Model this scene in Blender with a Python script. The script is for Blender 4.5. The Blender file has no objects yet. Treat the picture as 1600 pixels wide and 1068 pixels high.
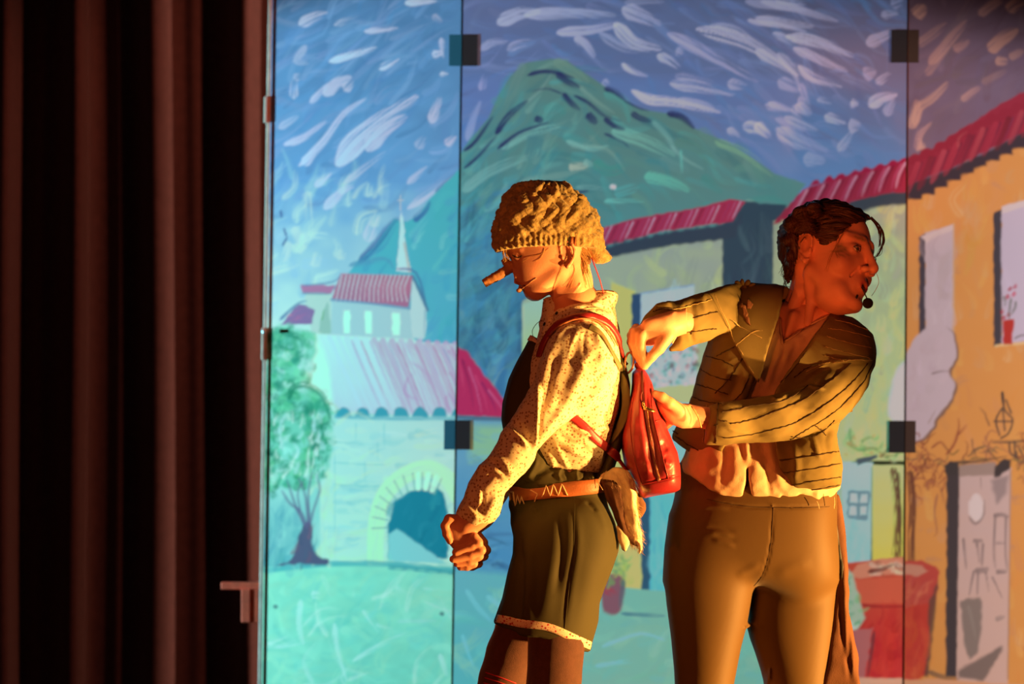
import bpy, math, random
import numpy as np
from mathutils import Vector, Matrix
from mathutils.bvhtree import BVHTree
SC = bpy.context.scene
COL = SC.collection
rng = np.random.default_rng(7)
random.seed(7)

# ------------------------------------------------------------ camera, world, lights
CAMY, CAMZ, FX = -9.0, 1.32, 6300.0
cam_d = bpy.data.cameras.new('camera'); cam = bpy.data.objects.new('camera', cam_d); COL.objects.link(cam)
cam.location = (0, CAMY, CAMZ); cam.rotation_euler = (math.pi/2, 0, 0)
cam_d.sensor_width = 36; cam_d.lens = FX*36/1600; cam_d.clip_end = 100
cam_d.dof.use_dof = True; cam_d.dof.focus_distance = 8.95; cam_d.dof.aperture_fstop = 3.2
SC.camera = cam
w = bpy.data.worlds.new('dark_hall'); SC.world = w; w.use_nodes = True
w.node_tree.nodes['Background'].inputs[0].default_value = (0.6, 0.25, 0.22, 1)
w.node_tree.nodes['Background'].inputs[1].default_value = 0.035
SC.view_settings.view_transform = 'Standard'; SC.view_settings.look = 'None'
SC.view_settings.exposure = 0; SC.view_settings.gamma = 1; SC.view_settings.use_curve_mapping = False

def spot(name, loc, target, power, color, size, blend=.3, radius=.06):
    d = bpy.data.lights.new(name, 'SPOT'); d.energy = power; d.color = color
    d.spot_size = math.radians(size); d.spot_blend = blend; d.shadow_soft_size = radius
    o = bpy.data.objects.new(name, d); COL.objects.link(o); o.location = loc
    o.rotation_euler = (Vector(target)-Vector(loc)).to_track_quat('-Z', 'Y').to_euler()
    return o
spot('amber_key_spot', (3.3, -.72, .22), (.26, -.02, .90), 2300, (1, .46, .10), 21, .35, .05)
spot('amber_head_spot', (3.0, -1.75, .30), (.09, -.03, 1.50), 1500, (1, .46, .10), 12.5, .4, .05)
spot('red_fill_spot', (-2.0, -4.6, .9), (.3, 0, 1.2), 175, (1, .17, .03), 26, .4, .12)
spot('red_face_spot', (.2, -4.3, .5), (.76, .1, 1.50), 380, (1, .17, .03), 6.5, .7, .08)
spot('cyan_backdrop_spot', (-5, .75, 1.2), (.6, 1.62, 1.25), 2900, (.24, .76, 1), 27, .25, .08)
spot('amber_backdrop_spot', (5.2, .6, 1.1), (.8, 1.75, 1.1), 1700, (1, .52, .36), 31, .35, .08)
spot('curtain_top_spot', (1.1, 1.05, 4.5), (-1.35, 2.5, 1.1), 300, (1, .27, .15), 34, .7, .06)

# ------------------------------------------------------------ helpers
def W(px, py, y=0.0):
    s = FX/(y-CAMY)
    return ((px-800)/s, y, CAMZ-(py-534)/s)
def WV(px, py, y=0.0): return np.array(W(px, py, y))
def lin(c):
    c = np.asarray(c, float)/255
    return np.where(c <= .04045, c/12.92, ((c+.055)/1.055)**2.4)
def mesh_obj(name, V, F, mat, parent=None, smooth=True):
    me = bpy.data.meshes.new(name); V = np.asarray(V, np.float32)
    if isinstance(F, np.ndarray):
        n, k = F.shape
        me.vertices.add(len(V)); me.vertices.foreach_set('co', V.ravel())
        me.loops.add(n*k); me.loops.foreach_set('vertex_index', F.astype(np.int32).ravel())
        me.polygons.add(n); me.polygons.foreach_set('loop_start', np.arange(0, n*k, k, dtype=np.int32))
        me.update(calc_edges=True)
    else:
        me.from_pydata([tuple(map(float, v)) for v in V], [], F)
    if smooth: me.polygons.foreach_set('use_smooth', [True]*len(me.polygons))
    o = bpy.data.objects.new(name, me); COL.objects.link(o)
    if mat: me.materials.append(mat)
    if parent is not None: attach(o, parent)
    return o
def attach(o, parent):
    o.parent = parent; r = parent
    if r.parent is None: o.location = -r.location
def root(name, label, cat, loc, group=None):
    o = bpy.data.objects.new(name, None); COL.objects.link(o); o.location = loc
    o['label'] = label; o['category'] = cat
    if group: o['group'] = group
    return o
def lab(o, t): o['label'] = t; return o

def box(name, lo, hi, mat, parent=None, bev=0.0):
    x0, y0, z0 = lo; x1, y1, z1 = hi
    V = [(x0,y0,z0),(x1,y0,z0),(x1,y1,z0),(x0,y1,z0),(x0,y0,z1),(x1,y0,z1),(x1,y1,z1),(x0,y1,z1)]
    F = [(0,3,2,1),(4,5,6,7),(0,1,5,4),(1,2,6,5),(2,3,7,6),(3,0,4,7)]
    o = mesh_obj(name, V, F, mat, parent, False)
    if bev:
        m = o.modifiers.new('b', 'BEVEL'); m.width = bev; m.segments = 2
    return o

def catmull(P, n=8, closed=False):
    P = np.asarray(P, float); N = len(P); out = []
    rngi = range(N if closed else N-1)
    for i in rngi:
        if closed: p0, p1, p2, p3 = P[(i-1) % N], P[i], P[(i+1) % N], P[(i+2) % N]
        else: p0, p1, p2, p3 = P[max(i-1, 0)], P[i], P[i+1], P[min(i+2, N-1)]
        for t in np.arange(n)/n:
            out.append(.5*((2*p1)+(-p0+p2)*t+(2*p0-5*p1+4*p2-p3)*t*t+(-p0+3*p1-3*p2+p3)*t**3))
    if not closed: out.append(P[-1])
    return np.array(out)

def tube_data(P, r, sides=6, nrm=None, flat=1.0):
    """tube along P (n,3), radius r scalar or (n,); nrm (n,3) + flat<1 flattens it along nrm"""
    P = np.asarray(P, float); n = len(P); r = np.broadcast_to(np.asarray(r, float), (n,))
    T = np.gradient(P, axis=0); T /= np.linalg.norm(T, axis=1)[:, None]+1e-9
    if nrm is None:
        ref = np.array([0, -1., .02]); nrm = np.tile(ref, (n, 1))
        par = np.abs((T*ref).sum(1)) > .97; nrm[par] = (1, 0, 0)
    U = nrm-(nrm*T).sum(1)[:, None]*T; U /= np.linalg.norm(U, axis=1)[:, None]+1e-9
    B = np.cross(T, U)
    a = np.arange(sides)/sides*2*np.pi
    V = P[:, None]+r[:, None, None]*(np.cos(a)[None, :, None]*B[:, None]+flat*np.sin(a)[None, :, None]*U[:, None])
    V = V.reshape(-1, 3); F = []
    for i in range(n-1):
        for j in range(sides):
            k = (j+1) % sides
            F.append((i*sides+j, i*sides+k, (i+1)*sides+k, (i+1)*sides+j))
    F.append(tuple(range(sides-1, -1, -1))); F.append(tuple((n-1)*sides+j for j in range(sides)))
    return V, F
def join(parts):
    V = []; F = []; o = 0
    for v, f in parts:
        V.append(np.asarray(v)); F += [tuple(i+o for i in q) for q in f]; o += len(v)
    return np.concatenate(V), F
def tube(name, P, r, mat, parent=None, sides=6, nrm=None, flat=1.0):
    return mesh_obj(name, *tube_data(P, r, sides, nrm, flat), mat, parent)

# ------------------------------------------------------------ materials
def M(name, col, rough=.7, bump=0, bscale=200, var=0, vscale=20, sheen=0, metal=0, spec=.4, attr=None, sss=0, bdet=3):
    m = bpy.data.materials.new(name); m.use_nodes = True; nt = m.node_tree; b = nt.nodes['Principled BSDF']
    b.inputs['Roughness'].default_value = rough; b.inputs['Metallic'].default_value = metal
    b.inputs['Specular IOR Level'].default_value = spec
    col = (*col, 1)
    b.inputs['Base Color'].default_value = col
    tc = nt.nodes.new('ShaderNodeTexCoord'); src = None
    if attr:
        a = nt.nodes.new('ShaderNodeVertexColor'); a.layer_name = attr; src = a.outputs[0]
        nt.links.new(src, b.inputs['Base Color'])
    if var:
        n = nt.nodes.new('ShaderNodeTexNoise'); n.inputs['Scale'].default_value = vscale; n.inputs['Detail'].default_value = 4
        nt.links.new(tc.outputs['Object'], n.inputs['Vector'])
        mr = nt.nodes.new('ShaderNodeMapRange'); mr.inputs['From Min'].default_value = .3; mr.inputs['From Max'].default_value = .7
        mr.inputs['To Min'].default_value = 1-var; mr.inputs['To Max'].default_value = 1+var
        nt.links.new(n.outputs[0], mr.inputs[0])
        mx = nt.nodes.new('ShaderNodeVectorMath'); mx.operation = 'SCALE'
        mx.inputs[0].default_value = col[:3]
        if src: nt.links.new(src, mx.inputs[0])
        nt.links.new(mr.outputs[0], mx.inputs['Scale']); nt.links.new(mx.outputs[0], b.inputs['Base Color'])
    if bump:
        n = nt.nodes.new('ShaderNodeTexNoise'); n.inputs['Scale'].default_value = bscale; n.inputs['Detail'].default_value = bdet
        nt.links.new(tc.outputs['Object'], n.inputs['Vector'])
        bp = nt.nodes.new('ShaderNodeBump'); bp.inputs['Strength'].default_value = bump; bp.inputs['Distance'].default_value = .002
        nt.links.new(n.outputs[0], bp.inputs['Height']); nt.links.new(bp.outputs[0], b.inputs['Normal'])
    if sheen:
        b.inputs['Sheen Weight'].default_value = sheen; b.inputs['Sheen Roughness'].default_value = .4
    if sss:
        b.inputs['Subsurface Weight'].default_value = sss; b.inputs['Subsurface Radius'].default_value = (.012, .004, .002)
        b.inputs['Subsurface Scale'].default_value = .6
    return m
WHITE=False
EL=[.35,.96,1.33]; EM=[.58,.50,.51]; ER=[1.48,.76,.55]
# ------------------------------------------------------------ the painted scenery (flat painting, brush stroke by brush stroke)
CX0, CY0, CS = 395.0, -110.0, 1.5
CW, CH = 935, 965
CAN = np.zeros((CH, CW, 3), np.float32)
GX = CX0+np.arange(CW)*CS; GY = CY0+np.arange(CH)*CS
N1 = rng.random(4096).astype(np.float32)
def nz(x, seed=0):
    i = np.floor(x).astype(int); f = x-i; f = f*f*(3-2*f)
    return N1[(i+seed*37) & 4095]*(1-f)+N1[(i+1+seed*37) & 4095]*f
N2 = rng.random((256, 256)).astype(np.float32)
def nz2(x, y):
    i = np.floor(x).astype(int); j = np.floor(y).astype(int); f = x-i; g = y-j
    f = f*f*(3-2*f); g = g*g*(3-2*g)
    a = N2[i & 255, j & 255]; b = N2[(i+1) & 255, j & 255]; c = N2[i & 255, (j+1) & 255]; d = N2[(i+1) & 255, (j+1) & 255]
    return (a*(1-f)+b*f)*(1-g)+(c*(1-f)+d*f)*g
CLIP = None
def win(x0, y0, x1, y1):
    i0 = max(int((x0-CX0)/CS), 0); i1 = min(int((x1-CX0)/CS)+2, CW)
    j0 = max(int((y0-CY0)/CS), 0); j1 = min(int((y1-CY0)/CS)+2, CH)
    return i0, i1, j0, j1
def polysd(X, Y, P):
    P = np.asarray(P, np.float32); d = np.full(np.broadcast(X, Y).shape, 1e12, np.float32); s = np.zeros(d.shape, bool)
    n = len(P)
    for i in range(n):
        ax, ay = P[i]; bx, by = P[(i+1) % n]
        ex, ey = bx-ax, by-ay
        wx, wy = X-ax, Y-ay
        t = np.clip((wx*ex+wy*ey)/(ex*ex+ey*ey+1e-12), 0, 1)
        d = np.minimum(d, (wx-ex*t)**2+(wy-ey*t)**2)
        c = (ay > Y) != (by > Y)
        with np.errstate(divide='ignore', invalid='ignore'):
            xc = ax+(Y-ay)*ex/(ey if abs(ey) > 1e-12 else 1e-12)
        s ^= c & (X < xc)
    d = np.sqrt(d)
    return np.where(s, -d, d)
def blend(sl, a, col):
    if CLIP is not None:
        a = a*CLIP[sl]
    CAN[sl] = CAN[sl]*(1-a[..., None])+a[..., None]*col
def poly(P, col, soft=2.5, alpha=1.0, wob=1.5):
    P = np.asarray(P, float); x0, y0 = P.min(0)-6; x1, y1 = P.max(0)+6
    i0, i1, j0, j1 = win(x0, y0, x1, y1)
    if i1 <= i0 or j1 <= j0: return
    X, Y = np.meshgrid(GX[i0:i1], GY[j0:j1])
    d = polysd(X, Y, P)+wob*(nz2(X/9, Y/9)-.5)*2
    blend((slice(j0, j1), slice(i0, i1)), np.clip(.5-d/soft, 0, 1)*alpha, lin(col).astype(np.float32))
def grad(P, c0, c1, axis=1, soft=2.5, var=.0):
    """polygon filled with paint going from c0 to c1 (top to bottom)"""
    P = np.asarray(P, float); x0, y0 = P.min(0); x1, y1 = P.max(0)
    i0, i1, j0, j1 = win(x0-4, y0-4, x1+4, y1+4)
    if i1 <= i0 or j1 <= j0: return
    X, Y = np.meshgrid(GX[i0:i1], GY[j0:j1]); d = polysd(X, Y, P)+1.2*(nz2(X/9, Y/9)-.5)
    t = ((Y-y0)/(y1-y0) if axis == 1 else (X-x0)/(x1-x0)); t = np.clip(t+.25*(nz2(X/30, Y/18)-.5), 0, 1)[..., None]
    c = lin(c0)*(1-t)+lin(c1)*t
    if var: c = c*(1+var*(nz2(X/14, Y/8)-.5)*2)[..., None]
    blend((slice(j0, j1), slice(i0, i1)), np.clip(.5-d/soft, 0, 1), c.astype(np.float32))
def stroke(P, wd, col, alpha=.8, dry=.5, soft=1.5, taper=.5, curve=True):
    P = np.asarray(P, float)
    if curve and len(P) > 2: P = catmull(P, 4)
    h = wd/2+2; x0, y0 = P.min(0)-h; x1, y1 = P.max(0)+h
    i0, i1, j0, j1 = win(x0, y0, x1, y1)
    if i1 <= i0 or j1 <= j0: return
    X, Y = np.meshgrid(GX[i0:i1], GY[j0:j1])
    seg = np.diff(P, axis=0); L = np.hypot(seg[:, 0], seg[:, 1])+1e-6; cum = np.concatenate([[0], np.cumsum(L)])
    best = np.full(X.shape, 1e9); S = np.zeros(X.shape); T = np.zeros(X.shape)
    for i in range(len(seg)):
        wx, wy = X-P[i, 0], Y-P[i, 1]; t = np.clip((wx*seg[i, 0]+wy*seg[i, 1])/L[i]**2, 0, 1)
        dx, dy = wx-t*seg[i, 0], wy-t*seg[i, 1]; d = np.hypot(dx, dy); m = d < best
        best = np.where(m, d, best); S = np.where(m, (wx*seg[i, 1]-wy*seg[i, 0])/L[i], S); T = np.where(m, cum[i]+t*L[i], T)
    u = T/cum[-1]; sd = int(rng.integers(0, 100))
    prof = np.clip(u/max(taper*.22, .01), 0, 1)**.5*np.clip((1-u)/max(taper*.8, .01), 0, 1)**.4 if taper else 1
    hw = wd/2*prof
    a = np.clip((hw-best)/soft+.5, 0, 1)
    if dry:
        b = nz(S/1.5+50, sd)*.75+.25*nz(T/14+S/3, sd+3)
        a = a*np.clip((b-dry*(.2+.95*u))/.30, 0, 1)*(1-.35*u*(taper > 0))
    blend((slice(j0, j1), slice(i0, i1)), a*alpha, lin(col).astype(np.float32))
def jit(c, v=12): return np.clip(np.asarray(c, float)+rng.normal(0, v)+rng.normal(0, v*.35, 3), 0, 255)
def scatter(n, P, wd, ln, ang, cols, alpha=.5, dry=.4, sp=12, bend=.15, taper=.5):
    """n loose brush strokes inside polygon P; ang degrees or function of x,y"""
    P = np.asarray(P, float); x0, y0 = P.min(0); x1, y1 = P.max(0); k = 0
    while k < n:
        x, y = rng.uniform(x0, x1), rng.uniform(y0, y1)
        k += 1
        if polysd(np.array([[x]]), np.array([[y]]), P)[0, 0] > 0: continue
        a = math.radians((ang(x, y) if callable(ang) else ang)+rng.normal(0, sp)); l = ln*rng.uniform(.5, 1.4)
        dx, dy = math.cos(a)*l/2, -math.sin(a)*l/2; b = rng.normal(0, bend)*l
        c = cols[int(rng.integers(len(cols)))]
        stroke([(x-dx, y-dy), (x-dy/l*b*2, y+dx/l*b*2), (x+dx, y+dy)], wd*rng.uniform(.5, 1.4), jit(c, 6), alpha*.85, dry, 1.5+wd*.22, taper)

SEAM1 = lambda y: 722.5-.0150*(y)
SEAM2 = lambda y: 1419-.0072*(y)
XX, YY = np.meshgrid(GX, GY)
LEFT = (XX < SEAM1(YY)).astype(np.float32); RIGHT = (XX > SEAM2(YY)).astype(np.float32); MID = 1-LEFT-RIGHT
# ---- left panel
CLIP = LEFT
poly([(380, -120), (740, -120), (740, 1340), (380, 1340)], (120, 200, 200))
LB = [(390, -120), (730, -120), (730, 1340), (390, 1340)]
grad([(390, -120), (730, -120), (730, 300), (390, 300)], (62, 104, 152), (88, 152, 208))
grad([(390, 290), (730, 290), (730, 560), (390, 560)], (96, 160, 210), (165, 222, 218), soft=20)
LS = [(410, -100), (720, -100), (720, 300), (410, 340)]
scatter(260, LS, 9, 70, 38, [(70, 118, 172), (92, 150, 208), (84, 138, 196), (110, 160, 212), (78, 140, 200)], .5, .35, 12)
scatter(60, [(410, -60), (720, -60), (720, 110), (410, 260)], 9, 80, 28, [(120, 155, 205), (110, 148, 200)], .45, .6, 8)
scatter(90, [(410, 240), (620, 280), (560, 410), (430, 520), (412, 520)], 13, 40, 60, [(150, 205, 215), (170, 225, 215), (190, 230, 212), (140, 200, 222), (120, 180, 220)], .5, .3, 25)
ws = (190, 205, 236)
def L1(pts): return [(400+x/2.542, y/2.542) for x, y in pts]
for pts, wd, al in [([(170,100),(225,70),(285,50)],13,.8),([(310,100),(420,60)],7,.5),([(430,125),(500,118),(565,112)],7,.75),([(290,245),(390,215),(480,188)],9,.9),
    ([(490,275),(570,232)],8,.8),([(270,380),(320,330),(380,305)],15,.7),([(350,360),(385,320)],12,.6),([(215,410),(290,330)],8,.6),([(150,395),(150,300)],10,.55),([(150,310),(185,300)],9,.6),([(110,575),(190,545),(280,480)],9,.75),([(90,510),(170,460)],9,.4),
    ([(170,660),(270,560),(350,450),(440,390)],9,.75),([(185,655),(240,595)],12,.6),([(320,660),(400,560),(520,465),(645,380)],26,.95),([(440,600),(500,520),(600,460)],20,.8),([(235,740),(300,680)],9,.9),([(270,830),(350,755),(390,740)],12,.7),([(350,730),(450,650),(520,600)],8,.55),
    ([(695,490),(712,440),(732,385)],13,.6),([(700,220),(745,208)],10,.85),([(735,150),(745,230)],7,.5),([(590,12),(720,2)],9,.8),([(752,575),(795,540)],10,.6),([(600,830),(700,760),(790,690)],9,.55),([(600,730),(680,660)],8,.5),([(640,590),(670,540)],12,.35),([(440,960),(480,850)],15,.45),
    ([(200,180),(160,240),(210,250)],10,.35),([(700,60),(740,90)],8,.4),([(730,295),(765,295)],6,.7)]:
    stroke(L1(pts), wd*1.35, jit(ws, 5), al, .27, 2.2, .9)
for pts in ([(150,900),(190,990)],[(160,1000),(200,950)],[(230,1060),(245,1000)],[(330,1030),(340,990)],[(465,900),(480,840)],[(205,760),(215,880)],[(130,960),(110,1040)]):
    stroke(L1(pts), 15, (190, 230, 214), .38, .3, 6, .4)
for pts in ([(97,835),(103,865)],[(110,905),(122,940)],[(105,975),(125,940)]): stroke(L1(pts), 3.5, (50, 80, 140), .8, 0, 1.5)
mtL = [(726,262),(715,266),(699,283),(671,311),(656,334),(636,346),(616,342),(600,362),(585,385),(557,409),(540,432),(520,450),(726,580)]
grad(mtL, (62, 170, 185), (70, 165, 200))
scatter(110, mtL, 9, 40, 48, [(66,175,190),(90,190,200),(48,150,190),(110,200,210),(60,140,190)], .5, .35, 20)
stroke([(560,410),(590,378),(616,344),(634,348)], 12, (46, 92, 156), .85, .2)
stroke([(646,345),(662,330),(672,314)], 11, (50, 90, 160), .85, .2)
stroke([(680,300),(712,270)], 6, (60, 120, 170), .7, .2); stroke([(575,400),(600,385),(620,350)], 8, (60,130,180), .6, .3)
poly([(626,318),(630,345),(634,390),(642,424),(618,424),(624,380),(625.5,340)], (205, 216, 226), 1.5)
stroke([(632,380),(640,424)], 4, (160,170,170), .8, 0, 1.5, 0); stroke([(626,306),(626,328)], 1.8, (190,190,190), .9, 0, 1.2, 0); stroke([(622,313),(630,313)], 1.8, (190,190,190), .8, 0, 1.2, 0)
stroke([(545,415),(600,405),(615,420)], 10, (70,140,180), .8, .1); stroke([(618,420),(650,426),(667,480)], 3.5, (60,110,160), .85, 0)
# castle church on the hill
poly([(476,458),(518,458),(518,520),(487,522)], (152,200,200), 2); poly([(439,507),(487,505),(493,484),(467,474)], (116,104,156), 2)
stroke([(437,500),(467,474),(480,470)], 6, (70,110,160), .9, .1); scatter(10, [(440,500),(490,500),(490,480),(455,485)], 3, 14, 20, [(150,100,150),(170,120,160)], .8, .2)
poly([(500,500),(512,470),(518,520),(498,522)], (120,175,170), 2, .8); stroke([(503,500),(506,482)], 4, (90,160,120), .7, .2)
poly([(518,466),(641,481),(644,434),(667,482),(664,530),(518,524)], (140,194,208), 2)
poly([(641,484),(646,440),(666,482),(664,528),(645,528)], (158,205,215), 2)
for x0, x1, y0, y1 in ((537,547,484,521),(570.5,581,486,522),(613,625,488,524)): poly([(x0,y0),(x1,y0),(x1,y1),(x0,y1)], (226,244,228), 2)
stroke([(645,432),(656,455),(668,484)], 4.5, (62,110,150), .9, 0, 1.5, 0); stroke([(664,482),(663,528)], 2, (110,165,190), .8, 0)
grad([(532,427),(644,431),(639,480),(518,467)], (166,118,146), (140,100,140))
for k in range(16):
    x = 534+k*7; stroke([(x,430),(x-4-k*.2,450),(x-9+k*.4,470)], 2.6, (196,190,205), .75, .1, 1.2, 0); stroke([(x+3.4,430),(x-1,450),(x-6+k*.4,470)], 2, (128,74,118), .7, .1, 1.2, 0)
stroke([(518,468),(580,474),(640,482)], 4, (90,140,180), .8, 0, 1.5, 0)
poly([(470,445),(523,446),(518,458),(472,458)], (150,112,156), 2); stroke([(471,458),(518,459)], 3, (80,120,160), .8, 0)
stroke([(472,446),(520,440),(534,426)], 3, (80,120,170), .7, 0)
# big tiled roof
rf = [(479,532),(495,522),(535,524),(712,538),(730,545),(730,650),(523,645),(515,633),(456,605)]
grad(rf, (200,226,226), (190,196,220)); poly([(479,532),(500,522),(512,560),(522,640),(515,633),(456,605)], (196,236,222), 8)
for k in range(17):
    t = k/16; xt = 500+t*225; xb = xt+50-6*t
    c = (214,208,226) if k < 6 else (188,150,196)
    stroke([(xt,527+t*12),(xt+18,570),(xb,640)], 10, jit(c,4), .7, .25, 2, 0)
    if k > 2: stroke([(xt+7,528+t*12),(xt+24,572),(xb+5,640)], 3.6, jit((112,150,200) if k%2 else (150,110,170),5), .75, .25, 1.5, .3)
scatter(24, [(620,545),(720,545),(720,640),(650,640)], 5, 40, -62, [(178,120,180),(120,160,200),(210,190,220)], .6, .3, 6)
grad([(500,648),(730,648),(730,890),(500,890)], (148,212,216), (158,222,210))
for k in range(7): poly(catmull([(524+k*30,651),(527+k*30,640),(536+k*30,635),(546+k*30,640),(549+k*30,651)],4), (48,150,176), 2.5)
stroke([(524,651),(620,654),(722,654)], 5, (60,160,185), .7, .1, 2, 0)
scatter(140, [(524,660),(712,660),(705,880),(520,880)], 9, 45, 3, [(196,230,196),(120,198,208),(150,215,220),(180,228,214),(110,190,205)], .5, .3, 10)
for y in (690,722,756): stroke([(520,y),(580,y+4),(610,y+2)], 2.5, (80,175,190), .5, .2)
for x,y0,y1 in ((523,700,880),(556,660,690),(590,690,720),(570,720,756),(600,660,700)): stroke([(x,y0),(x,y1)], 2.2, (90,180,195), .45, .2)
ring = catmull([(586,874),(588,820),(600,775),(628,745),(668,731),(700,748),(716,775)], 6)
stroke(ring, 26, (188,234,196), .95, .05, 3, 0)
poly([(606.6,872),(606.6,820),(616,784),(642,766),(674,759),(693,768),(700,800),(700,872)], (16,122,150), 3)
poly([(607,875),(607,834),(620,826),(650,846),(697,880)], (112,198,208), 3)
scatter(30, [(610,780),(695,770),(695,860),(650,830),(610,810)], 8, 30, 60, [(10,110,140),(30,135,160)], .5, .3)
for a in range(11):
    an = math.radians(100+a*8.5) if a < 0 else math.radians(62+a*12); cx, cy = 655, 822
    stroke([(cx+50*math.cos(an), cy-57*math.sin(an)), (cx+74*math.cos(an), cy-84*math.sin(an))], 2.6, (90,170,170), .8, 0, 1.2, 0)
for a in (70, 82, 95): 
    an = math.radians(a); stroke([(658+50*math.cos(an), 820-58*math.sin(an)), (660+66*math.cos(an), 820-80*math.sin(an))], 8, (232,248,224), .9, .1, 1.5, 0)
grad([(390,878),(730,886),(730,1340),(390,1340)], (118,212,194), (92,190,182), var=.06)
scatter(150, [(412,890),(708,895),(706,1066),(410,1066)], 12, 55, 20, [(128,220,204),(100,205,196),(134,214,190),(92,196,194)], .45, .35, 40)
scatter(26, [(412,900),(708,905),(706,1066),(410,1066)], 6, 60, 60, [(160,226,230),(176,232,232)], .5, .5, 40)
def L3(p): return [(330+x/2.495, 640+y/2.495) for x, y in p]
for pts, wd in (([(430,640),(480,745)],6),([(590,780),(660,870)],8),([(480,830),(490,930),(530,1060)],9),([(550,980),(650,920),(770,865)],7),([(350,740),(340,830),(360,920)],10),([(390,720),(430,720)],12),([(890,950),(920,1040)],8),([(220,910),(300,880)],8),([(720,690),(780,740)],8)):
    stroke(L3(pts), wd, (164,228,232), .6, .35)
stroke(L3([(215,625),(450,600),(700,600),(940,625)]), 9, (56,166,178), .85, .15, 3, 0); stroke(L3([(700,615),(940,635)]), 9, (40,140,160), .7, .2, 3, 0)
for p in ((249,766),(898,794)): stroke(L3([p,(p[0]+3,p[1]+1)]), 6, (60,110,120), .9, 0, 1.5, 0)
# tree on the left panel
grad([(400,760),(470,760),(500,885),(400,885)], (130,205,205), (70,160,175)); scatter(30, [(412,790),(480,800),(480,880),(412,880)], 12, 40, 80, [(80,165,180),(60,140,165),(120,200,200)], .5, .3)
scatter(30, [(490,740),(522,740),(522,880),(490,880)], 8, 40, 85, [(180,225,190),(140,205,205)], .5, .3)
poly(catmull([(412,520),(440,512),(485,518),(495,545),(484,570),(470,598),(500,612),(516,640),(519,700),(505,745),(470,765),(435,760),(412,770)],4), (92,190,172), 8, .9)
tg = [(24,128,96),(44,150,110),(66,176,130),(90,196,160),(150,214,214),(30,140,120),(120,205,200),(20,112,96)]
crown = [(412,515),(440,508),(490,518),(495,545),(480,598),(505,610),(520,640),(520,700),(505,750),(412,775)]
scatter(420, crown, 11, 17, lambda x,y: 60+60*math.sin(x*.08)+30*math.sin(y*.05), tg, .75, .25, 30, .3, .3)
stroke(catmull([(452,625),(458,606),(480,602),(505,620),(517,655)],3), 10, (20,120,92), .8, .2); stroke([(440,520),(470,528),(472,545)], 10, (24,120,100), .7, .2)
scatter(40, [(425,640),(500,640),(500,745),(425,745)], 5, 20, 80, [(160,220,228),(180,228,226)], .7, .3)
tc = (84, 92, 132)
poly(catmull([(432,883),(455,872),(466,840),(476,818),(486,818),(488,850),(496,868),(512,874),(506,882),(470,880)],4), (70,84,118), 3)
for pts, wd in (([(480,825),(470,800),(452,785),(440,765)],5),([(476,820),(462,790),(448,748)],4),([(482,820),(478,780),(466,745)],5),([(484,820),(492,790),(500,765),(494,740)],5),([(484,815),(482,770),(488,735)],3.5),([(470,800),(465,770),(475,750)],3)):
    stroke(pts, wd, tc, .85, .1, 1.5, .2)
scatter(16, [(435,880),(500,880),(486,820),(470,830)], 4, 22, 80, [(110,84,110),(50,84,112)], .6, .3)
# ---- middle panel
CLIP = MID
grad([(700,-120),(1440,-120),(1440,130),(700,130)], (84,90,122), (90,108,150)); grad([(700,120),(1440,120),(1440,420),(700,420)], (92,112,160), (86,132,182), soft=20)
poly([(1100,-120),(1440,-120),(1440,150),(1300,120),(1200,40)], (88,86,112), 90, .7); poly([(1250,60),(1440,60),(1440,230),(1330,200)], (98,96,126), 60, .5)
def sang(x, y):
    return 20 if x < 860 else (-12 if x < 1020 else -28)
scatter(420, [(724,-100),(1416,-100),(1416,280),(1230,290),(1000,180),(860,90),(730,240)], 9, 75, sang, [(84,108,158),(98,122,172),(90,100,144),(108,126,172),(80,120,172),(98,108,148)], .45, .35, 12)
scatter(90, [(724,-60),(1416,-60),(1416,250),(1230,270),(1000,150),(860,70),(730,200)], 10, 90, sang, [(122,132,176),(112,126,174)], .45, .6, 8)
def L4(pts): return [(700+x/2.543, y/2.543) for x, y in pts]
wm = (176, 176, 208)
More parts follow.
